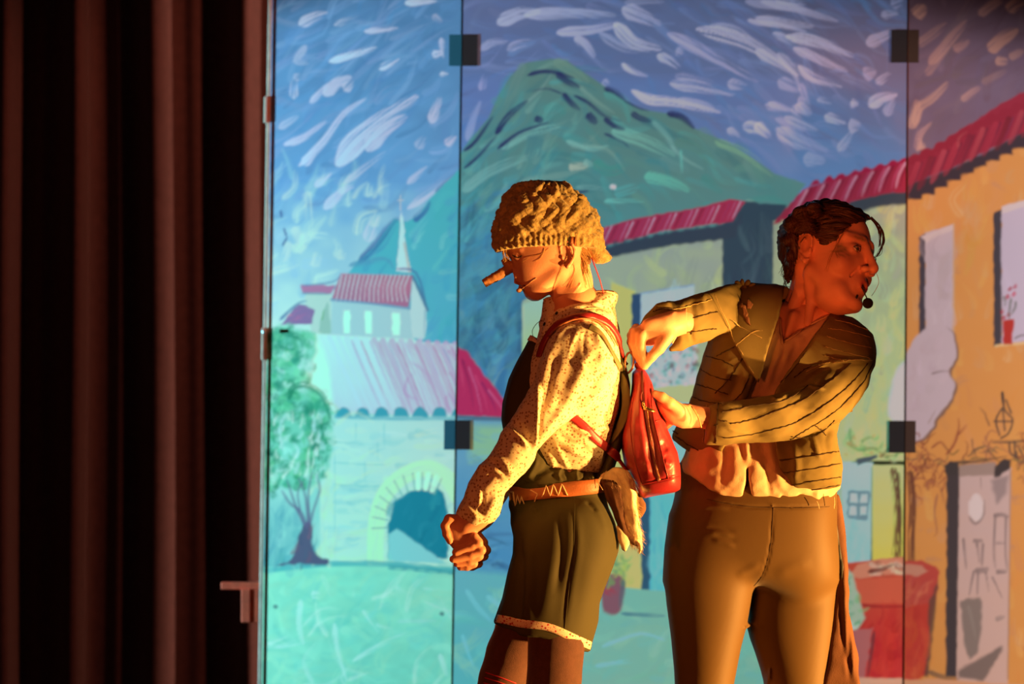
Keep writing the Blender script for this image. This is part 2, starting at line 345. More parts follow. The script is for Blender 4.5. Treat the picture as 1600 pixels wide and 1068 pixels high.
for pts, wd, al in [([(195,95),(280,55),(370,45)],15,.75),([(300,60),(480,52),(670,62)],13,.75),([(430,130),(560,122),(680,95)],12,.85),([(500,150),(545,175),(585,230)],10,.7),([(690,35),(760,60),(845,100)],17,.8),([(660,90),(740,170),(850,195)],15,.8),([(600,130),(700,190),(800,200)],10,.5),
    ([(870,130),(950,170),(1080,240),(1235,325)],13,.85),([(985,115),(1100,140),(1230,190),(1395,305)],16,.8),([(1040,100),(1150,120),(1250,200)],8,.5),([(1190,80),(1300,90),(1424,125)],10,.75),([(1290,130),(1424,190)],8,.6),([(1310,210),(1380,290),(1400,360)],10,.5),
    ([(830,220),(880,240),(925,275)],10,.8),([(690,252),(730,280),(795,303)],7,.9),([(728,358),(800,395),(900,405),(1085,448)],11,.95),([(900,400),(1000,410),(1060,430)],9,.7),([(880,330),(1000,345),(1140,375)],14,.65),([(900,300),(1060,330)],9,.4),([(1110,330),(1190,345)],12,.55),([(1110,510),(1160,545)],8,.7),([(1170,500),(1230,510),(1285,548)],13,.7),([(1220,490),(1260,540)],9,.6),
    ([(1310,510),(1370,560),(1424,590)],16,.5),([(1260,415),(1350,440)],9,.5),([(1370,420),(1424,470)],12,.45),([(1390,400),(1424,400)],10,.5),([(1300,470),(1420,520)],7,.4),([(130,200),(170,170),(240,165)],9,.5),([(235,200),(280,175),(355,165)],9,.6),([(130,360),(150,290)],8,.55),([(75,560),(100,470),(130,400)],9,.4),([(700,10),(860,5)],8,.3),([(1180,5),(1424,40)],10,.6),([(1300,0),(1424,15)],8,.6),([(905,200),(935,212)],9,.5),([(615,320),(640,340)],8,.5)]:
    stroke(L4(pts), wd*1.5, jit(wm, 5), al*.95, .30, 2.2, .9)
def L5(p): return [(1180+x/2.543, y/2.543) for x, y in p]
for pts, wd, al in [([(120,145),(240,165),(395,225)],13,.85),([(150,190),(260,240),(370,285)],11,.8),([(0,75),(100,90),(235,105)],12,.6),([(20,5),(150,30),(260,65),(330,85)],10,.7),([(0,200),(100,250),(170,300)],13,.7),([(170,260),(230,310),(345,345)],10,.7),([(440,175),(500,150),(560,120)],14,.5),([(500,60),(570,50)],10,.5),([(540,20),(590,0)],12,.4),([(430,300),(480,280)],16,.4),([(480,330),(540,290)],10,.5),([(452,425),(500,390),(565,375)],14,.8),([(520,460),(550,390)],12,.5),([(378,410),(410,415)],10,.8),([(370,500),(420,500)],16,.6),([(330,600),(390,520)],10,.4),
    ([(245,395),(305,410)],7,.6),([(50,410),(150,440)],8,.6),([(160,415),(225,455)],13,.6),([(115,465),(250,520)],9,.6),([(275,460),(360,490)],11,.7),([(80,510),(180,560),(290,600)],16,.5),([(190,630),(280,640)],16,.4),([(0,490),(60,545)],12,.7),([(90,320),(180,360)],14,.4),([(180,330),(215,430)],8,.4)]:
    stroke(L5(pts), wd*1.45, jit(wm, 5), al*.95, .30, 2.2, .9)
mt = [(716,245),(723.6,232),(743,208),(763,185),(779,149),(798,118),(822,98),(857,92),(885,94),(908,110),(944,134),(975,155),(999,169),(1042,177),(1066,181),(1085,200.5),(1132.6,220),(1172,244),(1211,271),(1260,287),(1225,330),(1225,420),(960,560),(960,700),(716,700)]
grad(mt, (88,122,116), (66,140,150))
grad([(716,330),(850,420),(880,700),(716,700)], (70,140,165), (62,112,158), soft=60)
def mang(x, y): return 55 if x < 850 else (-30 if x > 930 else -8)
scatter(340, mt, 12, 60, mang, [(70,140,138),(84,128,122),(74,150,148),(64,118,122),(96,140,130),(60,130,140)], .6, .3, 15)
scatter(70, mt, 9, 70, mang, [(124,170,164),(52,104,112),(130,160,150),(58,118,124)], .6, .3, 12)
scatter(120, [(730,240),(840,150),(930,170),(900,280),(770,330),(722,420)], 10, 50, 45, [(96,160,152),(110,150,140),(70,130,130)], .45, .4, 12)
scatter(110, [(722,300),(800,260),(810,560),(722,560)], 12, 50, 40, [(62,130,160),(90,165,170),(56,110,150),(76,150,160)], .5, .35, 14)
scatter(120, [(724,330),(840,400),(860,600),(722,600)], 16, 60, 65, [(50,92,122),(64,118,140),(46,84,112),(84,136,146)], .6, .3, 20)
for pts, wd, c in [([(210,590),(320,530),(450,500)],13,(126,178,168)),([(60,760),(150,690),(260,640),(320,620)],16,(120,165,160)),([(470,560),(560,590),(640,580)],8,(130,180,170)),([(580,640),(640,680),(720,650)],16,(60,140,130)),([(650,520),(780,560),(900,620)],20,(120,180,165)),([(780,700),(880,720),(960,760)],18,(100,185,165)),([(1060,560),(1180,610),(1290,700)],13,(120,165,135)),([(620,800),(780,800)],8,(110,190,180)),([(660,770),(760,740)],16,(84,160,160)),([(420,240),(520,300),(560,330)],16,(110,140,125)),([(300,250),(260,350),(230,430)],13,(100,130,125)),([(480,665),(560,655)],12,(178,184,164)),([(540,640),(575,660)],10,(130,175,165)),([(925,595),(930,690)],4,(100,180,170)),([(60,960),(120,860)],14,(84,160,165)),([(70,1040),(150,1000)],14,(64,130,160)),([(900,560),(1000,600),(1080,680)],16,(84,130,120)),([(350,540),(330,640)],26,(72,118,124)),([(230,560),(200,620)],14,(78,120,130))]:
    stroke(L4(pts), wd, c, .7, .3, 2, .4)
ind = (40, 44, 88)
for pts, wd in [([(315,300),(370,284),(430,288),(505,312)],5.5),([(430,290),(470,320),(525,348)],9),([(190,535),(240,460),(318,398)],8),([(195,592),(280,530),(400,485)],5),([(345,470),(380,480)],9),([(455,370),(490,410),(525,438)],8),([(552,452),(592,492)],11),([(500,378),(560,410),(620,460),(690,482)],4.5),([(620,470),(660,500),(705,515)],7),([(620,350),(665,365),(705,400)],7),([(728,448),(765,470),(810,482)],8),([(870,450),(930,465),(980,512)],9),([(62,600),(110,560),(180,460)],5),([(62,670),(120,620),(190,540)],4.5),([(620,530),(680,555),(720,585)],3.5),([(700,400),(760,430),(800,440)],2.5),([(510,765),(560,758)],3.5),([(455,372),(390,352),(330,365)],2.5)]:
    stroke(L4(pts), wd*1.15, ind, 1.0, .02, 1.8, .5)
stroke([(956.5,291.5),(959.5,292)], 7, (200,215,225), 1, 0, 1.5, 0)
stroke([(860,500),(858,508)], 4, (180,200,210), .5, 0)
# middle house
poly([(1100,700),(1330,700),(1330,960),(1080,960)], (150,176,150), 4)
grad([(816,470),(945,392),(1135,360),(1226,345),(1226,700),(1080,980),(816,980)], (140,155,145), (172,190,124))
scatter(160, [(940,392),(1135,360),(1130,640),(1050,960),(960,960),(950,560)], 12, 45, 85, [(176,192,120),(150,170,138),(160,182,130),(130,150,140),(184,200,150)], .5, .35, 25)
grad([(816,474),(850,466),(850,560),(816,560)], (150,180,165), (160,190,120))
grad([(955,440),(992,455),(990,980),(955,980)], (184,194,104), (180,190,110)); stroke([(817,475),(820,530)], 3, (190,200,150), .6, .1)
poly([(1128,352),(1165,315),(1228,320),(1212,450),(1204,500),(1130,480)], (46,66,82), 3); scatter(30, [(1135,350),(1220,330),(1204,480),(1135,470)], 10, 60, 88, [(40,58,76),(60,86,98)], .5, .3)
poly([(936,388),(1038,364),(1144,350),(1160,330),(1150,372),(1040,384),(945,404)], (48,62,78), 4)
poly([(936,357),(1010,338),(1074,328),(1140,312),(1164,315),(1146,346),(1100,352),(1038,360),(936,386)], (152,44,76), 2.5)
for k in range(26):
    x = 940+k*8.4; y = 356-k*1.6; stroke([(x+8,y-3),(x+1,y+12),(x-6,y+27)], 2.6, jit([(168,96,136),(176,150,176),(108,26,56),(140,50,90)][k % 4],5), .85, .1, 1.4, .3)
for k in range(14): stroke([(942+k*16,383-k*2.6),(950+k*16,380-k*2.6)], 8, (50,60,80), .7, .1)
poly([(988,462),(1084,446),(1086,605),(1000,612),(988,600)], (164,200,222), 2.5); poly([(987,460),(1001,459),(1000,566),(987,570)], (44,72,104), 2)
stroke([(1001,458),(1084,445)], 3, (120,150,180), .8, .1, 1.5, 0)
scatter(30, [(1003,462),(1080,450),(1082,540),(1003,545)], 10, 35, 80, [(150,196,220),(180,214,228)], .5, .3)
poly([(1004,545),(1086,530),(1088,606),(1006,610)], (170,212,216), 3)
fl = [(40,120,100),(60,150,120),(120,44,70),(150,40,60),(200,226,236),(90,60,100),(30,100,90),(214,236,240)]
scatter(130, [(1004,535),(1090,528),(1090,606),(1006,608)], 6, 9, 60, fl, .8, .1, 50, .2, .3)
for c in ((1072,570),(1015,585),(1030,548)): stroke([c,(c[0]+7,c[1]+5)], 9, (160,44,64), .8, .1)
poly([(1014,606),(1095,598),(1096,632),(1020,634)], (172,196,130), 3); grad([(1010,628),(1110,628),(1110,760),(1010,760)], (140,200,180), (120,190,190))
grad([(1000,770),(1060,770),(1060,958),(1000,958)], (96,186,208), (80,176,200)); poly([(1000,700),(1015,700),(1016,958),(1000,958)], (44,84,108), 3)
scatter(20, [(1016,775),(1045,775),(1045,955),(1016,955)], 8, 60, 88, [(120,200,215),(70,160,190)], .5, .3)
poly([(972,860),(1002,850),(1003,956),(970,956)], (190,198,110), 3)
# lower left of the middle panel
grad([(700,640),(850,640),(850,900),(700,900)], (104,150,170), (72,132,170))
poly([(730,664),(800,664),(800,720),(735,722)], (140,180,130), 14, .8); scatter(60, [(712,665),(850,665),(850,880),(712,880)], 10, 45, 3, [(92,150,176),(64,120,160),(110,165,180),(80,140,170)], .5, .3, 15)
poly([(707,538),(730,548),(760,590),(790,625),(788,652),(707,648)], (178,40,84), 2.5)
for k in range(6): stroke([(712+k*10,548+k*12),(724+k*11,600+k*6),(728+k*12,645)], 4, jit([(206,70,110),(130,30,80),(196,90,130)][k % 3],5), .75, .3, 1.5, .3)
stroke([(712,651),(750,653),(788,654)], 7, (70,90,110), .8, .1, 2, 0)
scatter(16, [(712,830),(850,830),(850,892),(712,892)], 7, 60, 2, [(44,84,120),(54,96,130)], .7, .3, 6)
grad([(700,893),(1440,958),(1440,1340),(700,1340)], (112,176,160), (130,170,150))
grad([(700,886),(900,905),(900,1340),(700,1340)], (100,165,170), (84,176,164), soft=14)
scatter(140, [(712,905),(1080,960),(1200,970),(1200,1066),(712,1066)], 14, 60, 15, [(120,184,160),(100,172,170),(140,186,160),(104,184,172)], .45, .3, 35)
for pts in ([(728,920),(748,950),(770,972)],[(760,930),(800,960)],[(722,990),(740,1040)],[(940,1010),(1000,990),(1040,1000)],[(930,1040),(1000,1030)]): stroke(pts, 7, (130,200,214), .55, .4)
poly(catmull([(936,905),(958,896),(976,905),(972,945),(962,960),(942,956)],3), (128,84,96), 4); stroke([(945,920),(965,930)], 12, (168,50,66), .7, .3)
scatter(26, [(940,868),(985,868),(985,915),(945,915)], 7, 14, 70, [(110,160,90),(60,130,100),(150,180,80)], .7, .2, 40); stroke([(975,905),(968,950)], 7, (70,100,110), .7, .1)
stroke([(970,958),(1040,962)], 6, (60,110,130), .8, .1)
# right end of the middle panel
grad([(1208,345),(1300,325),(1425,300),(1425,720),(1208,720)], (134,146,132), (176,196,132))
scatter(130, [(1300,330),(1418,305),(1418,700),(1310,700)], 13, 45, 86, [(176,192,124),(192,198,130),(160,186,150),(190,190,110),(150,176,140)], .5, .3, 20)
scatter(14, [(1340,420),(1415,420),(1415,660),(1340,660)], 8, 30, 85, [(140,150,130),(120,160,160)], .6, .3)
poly([(1233,338),(1260,330),(1310,318),(1376,300),(1425,296),(1425,318),(1376,322),(1310,342),(1226,362)], (52,62,74), 4)
poly([(1208,350),(1232,322),(1258,293),(1313,276),(1369,261),(1425,249),(1425,299),(1376,303),(1310,322),(1239,340)], (138,38,62), 3)
for k in range(9): poly(catmull([(1262+k*20,292-k*5),(1270+k*20,283-k*5),(1278+k*20,281-k*5),(1284+k*20,288-k*5)],3), (140,24,60), 2.5)
for k in range(28):
    x = 1250+k*6.4; y = 296-k*1.75; stroke([(x+6,y),(x-5,y+20),(x-18+k*.3,y+42)], 4, jit([(156,60,96),(176,130,158),(104,22,48),(136,34,62)][k % 4],5), .8, .12, 1.4, .3)
scatter(20, [(1225,350),(1260,345),(1300,500),(1225,500)], 10, 50, 85, [(150,180,150),(170,196,150)], .5, .3)
poly(catmull([(1425,560),(1404,572),(1394,600),(1388,640),(1398,660),(1425,668)],4), (186,222,214), 8)
for pts, wd, c in [([(1322,690),(1340,702),(1365,700),(1385,712),(1412,706)],5,(120,130,80)),([(1328,668),(1330,690),(1345,705)],5,(96,150,100)),([(1345,690),(1360,682),(1370,690)],5,(110,140,84)),([(1375,715),(1390,700),(1405,695)],4,(110,90,60)),([(1385,760),(1392,735),(1405,722)],5,(90,60,56)),([(1376,780),(1380,750),(1390,730)],4,(110,80,70)),([(1396,730),(1388,715),(1372,712)],4,(100,80,60))]:
    stroke(pts, wd, c, .8, .15)
scatter(50, [(1318,675),(1412,675),(1412,715),(1318,715)], 5, 10, 40, [(110,170,110),(150,190,120),(90,140,90),(180,140,90)], .7, .1, 60)
grad([(1312,722),(1364,722),(1360,884),(1324,884)], (160,214,214), (140,196,206)); poly([(1337,717),(1371,708),(1372,716),(1340,727)], (70,84,94), 2)
poly([(1324,766),(1360,766),(1356,812),(1324,810)], (104,134,146), 2)
for x, y in ((1329,771),(1345,771),(1328,791),(1344,791)): poly([(x,y),(x+10,y),(x+10,y+13),(x,y+13)], (172,216,220), 2)
scatter(14, [(1325,815),(1358,815),(1356,880),(1325,880)], 10, 40, 88, [(120,180,196),(160,206,210)], .5, .3)
grad([(1363,726),(1425,726),(1425,885),(1362,885)], (176,200,130), (196,190,70)); stroke([(1362,730),(1362,880)], 3, (110,130,110), .7, .1, 1.5, 0)
stroke([(1396,735),(1402,790),(1402,830),(1397,890)], 11, (92,50,46), .9, .15, 2, 0); stroke([(1403,740),(1407,800),(1408,880)], 6, (76,40,40), .8, .2, 2, 0)
grad([(1310,880),(1425,868),(1425,1060),(1340,1060)], (176,70,52), (172,44,44)); poly([(1326,898),(1340,882),(1370,872),(1425,870),(1425,895),(1370,898),(1342,905)], (190,120,96), 3)
scatter(20, [(1345,880),(1410,876),(1410,895),(1350,898)], 6, 14, 0, [(220,200,170),(150,80,60),(200,170,150)], .8, .1)
stroke([(1356,893),(1380,888),(1398,880)], 7, (84,36,34), .9, .1); stroke([(1398,880),(1412,892)], 7, (84,36,34), .9, .1)
poly([(1330,902),(1342,905),(1425,900),(1425,942),(1344,942)], (186,84,62), 3); stroke([(1340,944),(1380,948),(1420,946)], 5, (130,30,36), .8, .1)
scatter(40, [(1345,950),(1418,950),(1412,1055),(1355,1055)], 13, 40, 86, [(168,36,42),(184,56,48),(150,30,38)], .5, .3)
poly([(1314,880),(1332,895),(1345,945),(1352,965),(1338,985),(1318,975)], (150,170,150), 4); scatter(26, [(1318,880),(1345,930),(1355,975),(1335,985),(1318,960)], 7, 14, 60, [(70,140,100),(110,170,120),(190,210,190)], .8, .1, 50)
poly([(1332,984),(1364,980),(1358,1020),(1350,1064),(1336,1064)], (160,92,92), 3); stroke([(1366,985),(1360,1030),(1355,1060)], 5, (84,50,56), .8, .1)
poly([(1334,1058),(1425,1060),(1425,1340),(1334,1340)], (196,150,126), 3)
# ---- right panel
CLIP = RIGHT
grad([(1400,-120),(1800,-120),(1800,340),(1400,340)], (92,68,84), (120,98,124))
scatter(170, [(1420,-80),(1790,-80),(1790,80),(1600,150),(1420,250)], 10, 70, 48, [(108,80,94),(98,74,92),(122,96,112),(112,90,116)], .5, .35, 15)
for pts, wd, al in [([(635,65),(660,40),(680,28)],18,.8),([(690,255),(740,200),(840,80)],13,.45),([(890,60),(940,20),(985,0)],12,.5),([(930,205),(975,160),(1045,115)],17,.7),([(680,300),(730,230),(770,190)],10,.35),([(632,500),(650,430),(700,395),(768,325)],12,.65),([(616,510),(640,450),(640,395)],14,.65),([(645,600),(655,530),(700,485)],9,.75),([(668,595),(655,560)],8,.7),([(820,400),(850,375),(895,345)],9,.5),([(1005,45),(1030,20),(1068,5)],15,.7),([(955,240),(1005,245)],12,.6),([(1010,230),(1068,200)],10,.4),([(790,200),(850,160)],12,.4),([(640,180),(700,140),(760,90)],12,.35),([(900,330),(1000,280)],9,.25)]:
    stroke(L5(pts), wd*1.2, jit((202,146,134), 5), al, .2, 3, .5)
WR = [(1410,310),(1500,262),(1600,210),(1800,120),(1800,1080),(1410,1080)]
grad(WR, (206,134,76), (204,130,66))
scatter(330, WR, 14, 50, 88, [(212,142,72),(198,130,84),(214,152,88),(206,150,78),(190,122,84),(208,128,64),(200,140,100)], .45, .35, 14)
scatter(46, [(1430,330),(1800,200),(1800,900),(1430,900)], 11, 22, 10, [(150,110,104),(166,120,104),(140,104,104)], .35, .5, 30)
scatter(40, [(1420,300),(1600,215),(1600,560),(1430,560)], 13, 40, 80, [(196,148,108),(204,160,120)], .4, .4)
poly([(1412,290),(1494,260),(1549,233),(1600,205),(1800,108),(1800,140),(1600,226),(1550,250),(1500,276),(1412,312)], (52,44,54), 5)
rp = [(1412,258),(1422,252),(1455,232),(1479,220),(1510,197),(1542,177),(1565,161),(1600,143.5),(1800,50),(1800,110),(1600,205),(1549,232),(1494,259),(1412,292)]
poly(rp, (142,34,58), 2.5)
for k in range(19):
    t = k/18; x = 1428+t*365; y = 250-t*185+2*math.sin(k); poly(catmull([(x-14,y+8),(x-8,y-6),(x+3,y-10),(x+12,y-4),(x+14,y+6)],3), (138,30,54), 2.5)
    stroke([(x+8,y+2),(x-2,y+28),(x-14,y+56)], 9, jit([(158,44,64),(112,26,48),(166,60,76)][k % 3],4), .85, .12, 2, .2); stroke([(x+14,y+2),(x+4,y+28),(x-8,y+54)], 3.5, jit((104,34,60),5), .7, .2, 1.5, .2)
    poly(catmull([(x-12,y+62),(x-6,y+50),(x+4,y+47),(x+12,y+52),(x+12,y+62)],3), (52,42,54), 3)
scatter(50, rp, 5, 30, 62, [(176,84,92),(120,28,50),(160,54,74)], .5, .4, 8)
poly([(1436,372),(1447,364),(1447,520),(1436,522)], (60,54,66), 2.2); poly([(1446,364),(1490,349),(1489,520),(1446,522)], (186,158,166), 2.2)
poly([(1440,370),(1490,349),(1490,358),(1448,378)], (200,170,170), 2); stroke([(1490,350),(1490,520)], 3, (190,150,120), .8, .1, 1.5, 0); poly([(1466,400),(1486,392),(1484,468),(1466,468)], (176,148,152), 6, .7)
scatter(16, [(1450,380),(1486,365),(1486,500),(1450,500)], 9, 40, 88, [(196,168,178),(176,150,160)], .4, .3)
cl = catmull([(1412,560),(1420,545),(1427,530),(1449,512),(1472,505),(1487,518),(1493,542),(1492,562),(1483,582),(1493,600),(1487,620),(1476,637),(1465,650),(1455,670),(1436,687),(1412,690)], 4)
poly(cl+np.array([4,3]), (96,76,76), 3, .8); poly(cl, (186,158,166), 3); scatter(30, [(1425,540),(1475,520),(1480,560),(1475,610),(1450,660),(1425,670)], 13, 26, 70, [(196,166,176),(176,148,156)], .4, .3)
stroke([(1455,584),(1470,580),(1484,580)], 3, (120,96,100), .8, .1); stroke([(1450,662),(1462,640)], 3, (150,120,120), .6, .1)
poly([(1552,333),(1566,326),(1566,536),(1553,540)], (58,54,64), 2.2); poly([(1565,330),(1600,318),(1720,280),(1720,520),(1600,534),(1565,537)], (184,162,180), 2.2)
poly([(1565,322),(1600,312),(1720,270),(1720,284),(1600,324),(1565,334)], (200,174,176), 2); stroke([(1556,540),(1600,536),(1720,522)], 4, (214,176,130), .8, .1, 1.5, 0)
scatter(20, [(1570,340),(1700,310),(1700,500),(1570,510)], 12, 50, 88, [(196,174,192),(176,154,172)], .4, .3)
for x, y in ((1578,450),(1584,458),(1574,462),(1586,446),(1568,495),(1572,505),(1566,485),(1576,490),(1570,515)): stroke([(x-2,y),(x+3,y+3)], 8, jit((168,34,60),8), .9, .1)
for pts in ([(1580,465),(1577,490),(1578,500)],[(1568,462),(1571,472),(1569,480)],[(1587,470),(1586,480),(1580,492)]): stroke(pts, 4, (84,90,80), .85, .1)
poly([(1566,500),(1584,498),(1582,538),(1568,539)], (172,44,40), 2.5); stroke([(1586,528),(1600,523),(1640,520)], 2.5, (90,80,80), .8, 0, 1.2, 0)
# lantern, vine, door
for P_ in ([(1566,612),(1570,640),(1582,655),(1576,676),(1564,684)],[(1567,636),(1556,656),(1562,680)],[(1553,658),(1582,658)],[(1567,640),(1570,672)],[(1572,625),(1580,645)]): stroke(P_, 3, (66,54,52), .9, 0, 1.2, 0)
stroke([(1566,612),(1568,634)], 5, (56,46,48), .9, 0)
for P_ in ([(1552,690),(1580,690),(1600,688)],[(1577,692),(1579,708),(1590,714)],[(1592,700),(1600,716),(1592,722),(1588,706)],[(1585,690),(1586,715)]): stroke(P_, 4, (74,58,54), .85, .05, 1.5, 0)
def squig(x, y, n, st, a0):
    P_ = [(x, y)]; a = a0
    for _ in range(n):
        a += rng.normal(0, .7); x += st*math.cos(a); y -= st*math.sin(a); P_.append((x, y))
    return P_
for k in range(46):
    x = rng.uniform(1422, 1620); y = 712+rng.normal(0, 15)-(8 if x > 1480 else 0)
    stroke(squig(x, y, 5, 7, rng.uniform(0, 6.3)), 3, jit([(120,56,48),(146,84,60),(90,60,50),(110,90,60)][k % 4],8), .75, .1, 1.4, .4)
for k in range(26):
    stroke(squig(rng.uniform(1418,1470), rng.uniform(700,770), 4, 8, rng.uniform(1,2.2)), 3, jit((136,64,52),8), .7, .1, 1.4, .4)
stroke([(1478,710),(1492,690),(1498,665),(1497,652)], 5, (128,48,44), .85, .1); stroke([(1496,680),(1512,662)], 4, (136,60,50), .8, .1); stroke([(1455,700),(1470,690),(1482,705)], 4, (130,56,46), .8, .1)
stroke([(1465,770),(1460,800),(1464,830),(1458,838)], 4, (140,84,70), .7, .2); stroke([(1470,760),(1476,790)], 4, (120,70,60), .6, .2)
scatter(30, [(1590,690),(1620,690),(1620,760),(1590,760)], 4, 12, 60, [(120,60,48),(90,70,56)], .7, .1, 60)
poly([(1479,738),(1500,732),(1500,1058),(1478,1056)], (58,50,54), 2.5)
grad([(1499,742),(1580,730),(1574,1100),(1494,1100)], (188,152,148), (196,150,136)); stroke([(1579,735),(1575,1060)], 2.5, (150,110,90), .7, .1, 1.5, 0)
poly([(1474,728),(1484,720),(1498,722),(1500,740),(1480,743)], (54,48,50), 3); poly([(1498,726),(1556,722),(1560,742),(1500,744)], (150,120,112), 2.5); poly([(1554,728),(1570,716),(1580,718),(1578,732),(1562,744),(1554,745)], (56,48,50), 3)
stroke([(1490,722),(1530,720),(1575,712)], 5, (64,54,52), .85, .1)
sg = (112, 92, 92)
poly(catmull([(1514,784),(1526,770),(1536,784),(1536,806),(1524,814),(1514,802)],3), (206,178,176), 3); stroke([(1514,806),(1524,818),(1537,804),(1538,780)], 4, sg, .7, .1); stroke([(1532,745),(1533,765)], 2, sg, .6, .1)
poly([(1548,750),(1576,742),(1572,770),(1558,788)], (134,110,110), 6, .8)
for P_, wd in (([(1552,806),(1565,803),(1576,808)],7),([(1555,806),(1553,860),(1556,890)],3.5),([(1572,806),(1571,860),(1574,890)],3.5),([(1556,848),(1572,847)],4),([(1556,893),(1574,892)],7),([(1520,845),(1536,846)],8),([(1526,846),(1530,880)],4),([(1536,848),(1534,884)],4),([(1524,892),(1545,888)],10),([(1522,890),(1514,930)],3.5),([(1528,895),(1527,930)],3),([(1540,892),(1545,925)],3),([(1550,900),(1566,935)],3),([(1505,840),(1510,890)],4)):
    stroke(P_, wd, sg, .8, .15, 1.6, .2)
poly(catmull([(1500,938),(1530,934),(1534,960),(1530,1010),(1515,1030),(1506,1000)],3), (116,98,92), 4, .9); stroke([(1512,945),(1524,1000)], 8, (140,120,112), .6, .3)
poly(catmull([(1498,1058),(1500,1044),(1530,1030),(1560,1010),(1566,1012),(1552,1040),(1535,1064)],3), (96,80,76), 5, .85); stroke([(1555,968),(1570,962)], 8, (130,108,104), .7, .2)
# big pot, right half
stroke([(1422,740),(1426,790),(1424,830),(1424,880)], 11, (96,50,40), .9, .15, 2, 0); stroke([(1420,875),(1428,890),(1436,895)], 6, (86,38,32), .9, .1)
stroke([(1426,750),(1440,735),(1450,738)], 4, (120,60,50), .8, .1)
poly([(1412,876),(1440,876),(1462,884),(1468,894),(1464,930),(1460,944),(1412,948)], (176,62,54), 3); poly([(1412,880),(1440,884),(1452,892),(1436,900),(1412,898)], (186,120,100), 3)
poly([(1412,946),(1459,942),(1452,1000),(1449,1052),(1430,1064),(1412,1066)], (180,52,42), 3); poly([(1452,940),(1466,905),(1462,950),(1456,1010),(1450,1056),(1444,1056),(1450,1000)], (86,60,52), 4, .85)
scatter(36, [(1415,950),(1445,950),(1440,1055),(1415,1055)], 12, 40, 86, [(190,64,46),(170,44,42),(196,84,50)], .5, .3)
scatter(20, [(1415,905),(1455,905),(1455,935),(1415,940)], 8, 30, 60, [(196,96,70),(160,50,50)], .5, .3)
poly([(1400,1062),(1480,1060),(1640,1075),(1800,1080),(1800,1340),(1400,1340)], (204,140,104), 4); stroke([(1450,1048),(1470,1056),(1500,1060)], 8, (92,72,62), .8, .2)
CLIP = None

# observed paint colours divided by one wash colour per panel; uneven light within a panel stays in the paint
E_L = np.array(EL); E_M = np.array(EM); E_R = np.array(ER)
painted = M('scenery_paint', (.5, .5, .5), .75, attr='paint', spec=.15)
wood_edge = M('pine_edge', (.85, .48, .34), .7, .3, 60, .2, 30)
cyan_lit_tape = M('cyan_lit_cloth_tape', (.01, .055, .075), .8, .4, 500)  # black hinge tape with the cyan light on it put into the colour
black_tape = M('black_cloth_tape', (.012, .011, .013), .8, .4, 500)
back_mat = M('panel_back_ply', (.30, .20, .12), .8, .2, 40)
def sample(px, py):
    u = np.clip((px-CX0)/CS, 0, CW-1.001); v = np.clip((py-CY0)/CS, 0, CH-1.001)
    i = u.astype(int); j = v.astype(int); f = (u-i)[:, None]; g = (v-j)[:, None]
    return (CAN[j, i]*(1-f)+CAN[j, i+1]*f)*(1-g)+(CAN[j+1, i]*(1-f)+CAN[j+1, i+1]*f)*g
screen = root('folding_scenery_screen', 'tall folding screen of three panels painted with a mountain village', 'backdrop', (.25, 1.6, 0))
def panel(xl, xr, yl, yr, E, label, x_fine=1e9, flat_white=False):
    """panel between photo lines xl(py), xr(py) at depths yl, yr"""
    rows = np.concatenate([np.linspace(-95, -12, 14), np.arange(-10, 1080, 1.9), np.linspace(1090, 1330, 22)])
    n = int((min(xr(500), 1620)-xl(500))/1.9)
    us = np.linspace(0, 1, n) if xr(500) < 1650 else np.concatenate([np.linspace(0, (1615-xl(500))/(xr(500)-xl(500)), n), np.linspace((1625-xl(500))/(xr(500)-xl(500)), 1, 30)])
    zz = None; sl = FX/(yl-CAMY); sr = FX/(yr-CAMY)
    Zr = CAMZ-(rows-534)/((sl+sr)/2); Zr[-1] = 0.0
    XL = (xl(rows)-800)/sl; XR = (xr(rows)-800)/sr
    X = XL[:, None]*(1-us)+XR[:, None]*us; Y = (yl*(1-us)+yr*us)[None].repeat(len(rows), 0); Z = Zr[:, None].repeat(len(us), 1)
    V = np.stack([X, Y, Z], -1).reshape(-1, 3)
    nr, nc = X.shape; idx = np.arange(nr*nc).reshape(nr, nc)
    F = np.stack([idx[1:, :-1], idx[1:, 1:], idx[:-1, 1:], idx[:-1, :-1]], -1).reshape(-1, 4)
    o = mesh_obj('painted_panel', V, F, painted, screen); lab(o, label)
    s = FX/(V[:, 1]-CAMY); px = 800+V[:, 0]*s; py = 534-(V[:, 2]-CAMZ)*s
    c = sample(px, py)/E
    if WHITE: c[:] = .5
    c = np.clip(c, .004, .93)
    a = o.data.color_attributes.new('paint', 'FLOAT_COLOR', 'POINT'); a.data.foreach_set('color', np.c_[c, np.ones(len(c))].astype(np.float32).ravel())
    # ply board behind the painted canvas
    t = .028; cs = [V[0], V[nc-1], V[-1], V[-nc]]; B = []
    nrm = np.array([-(yr-yl), 0, 0]); nn = np.cross(cs[1]-cs[0], cs[3]-cs[0]); nn /= np.linalg.norm(nn); nn = nn if nn[1] > 0 else -nn
    for c_ in cs: B.append(c_+nn*.006)
    for c_ in cs: B.append(c_+nn*t)
    b = mesh_obj('ply_board', B, [(0,1,2,3),(7,6,5,4),(0,4,5,1),(1,5,6,2),(2,6,7,3),(3,7,4,0)], back_mat, o, False)
    return o, cs, nn
XLE = lambda y: 424.5-.0150*y
g = 1.6
pL, cL, nL = panel(XLE, lambda y: SEAM1(y)-g, 1.68, 1.55, E_L, 'left panel painted with a church, tiled roof, arch and green tree')
pM, cM, nM = panel(lambda y: SEAM1(y)+g, lambda y: SEAM2(y)-g, 1.55, 1.55, E_M, 'middle panel painted with a green mountain under a blue sky')
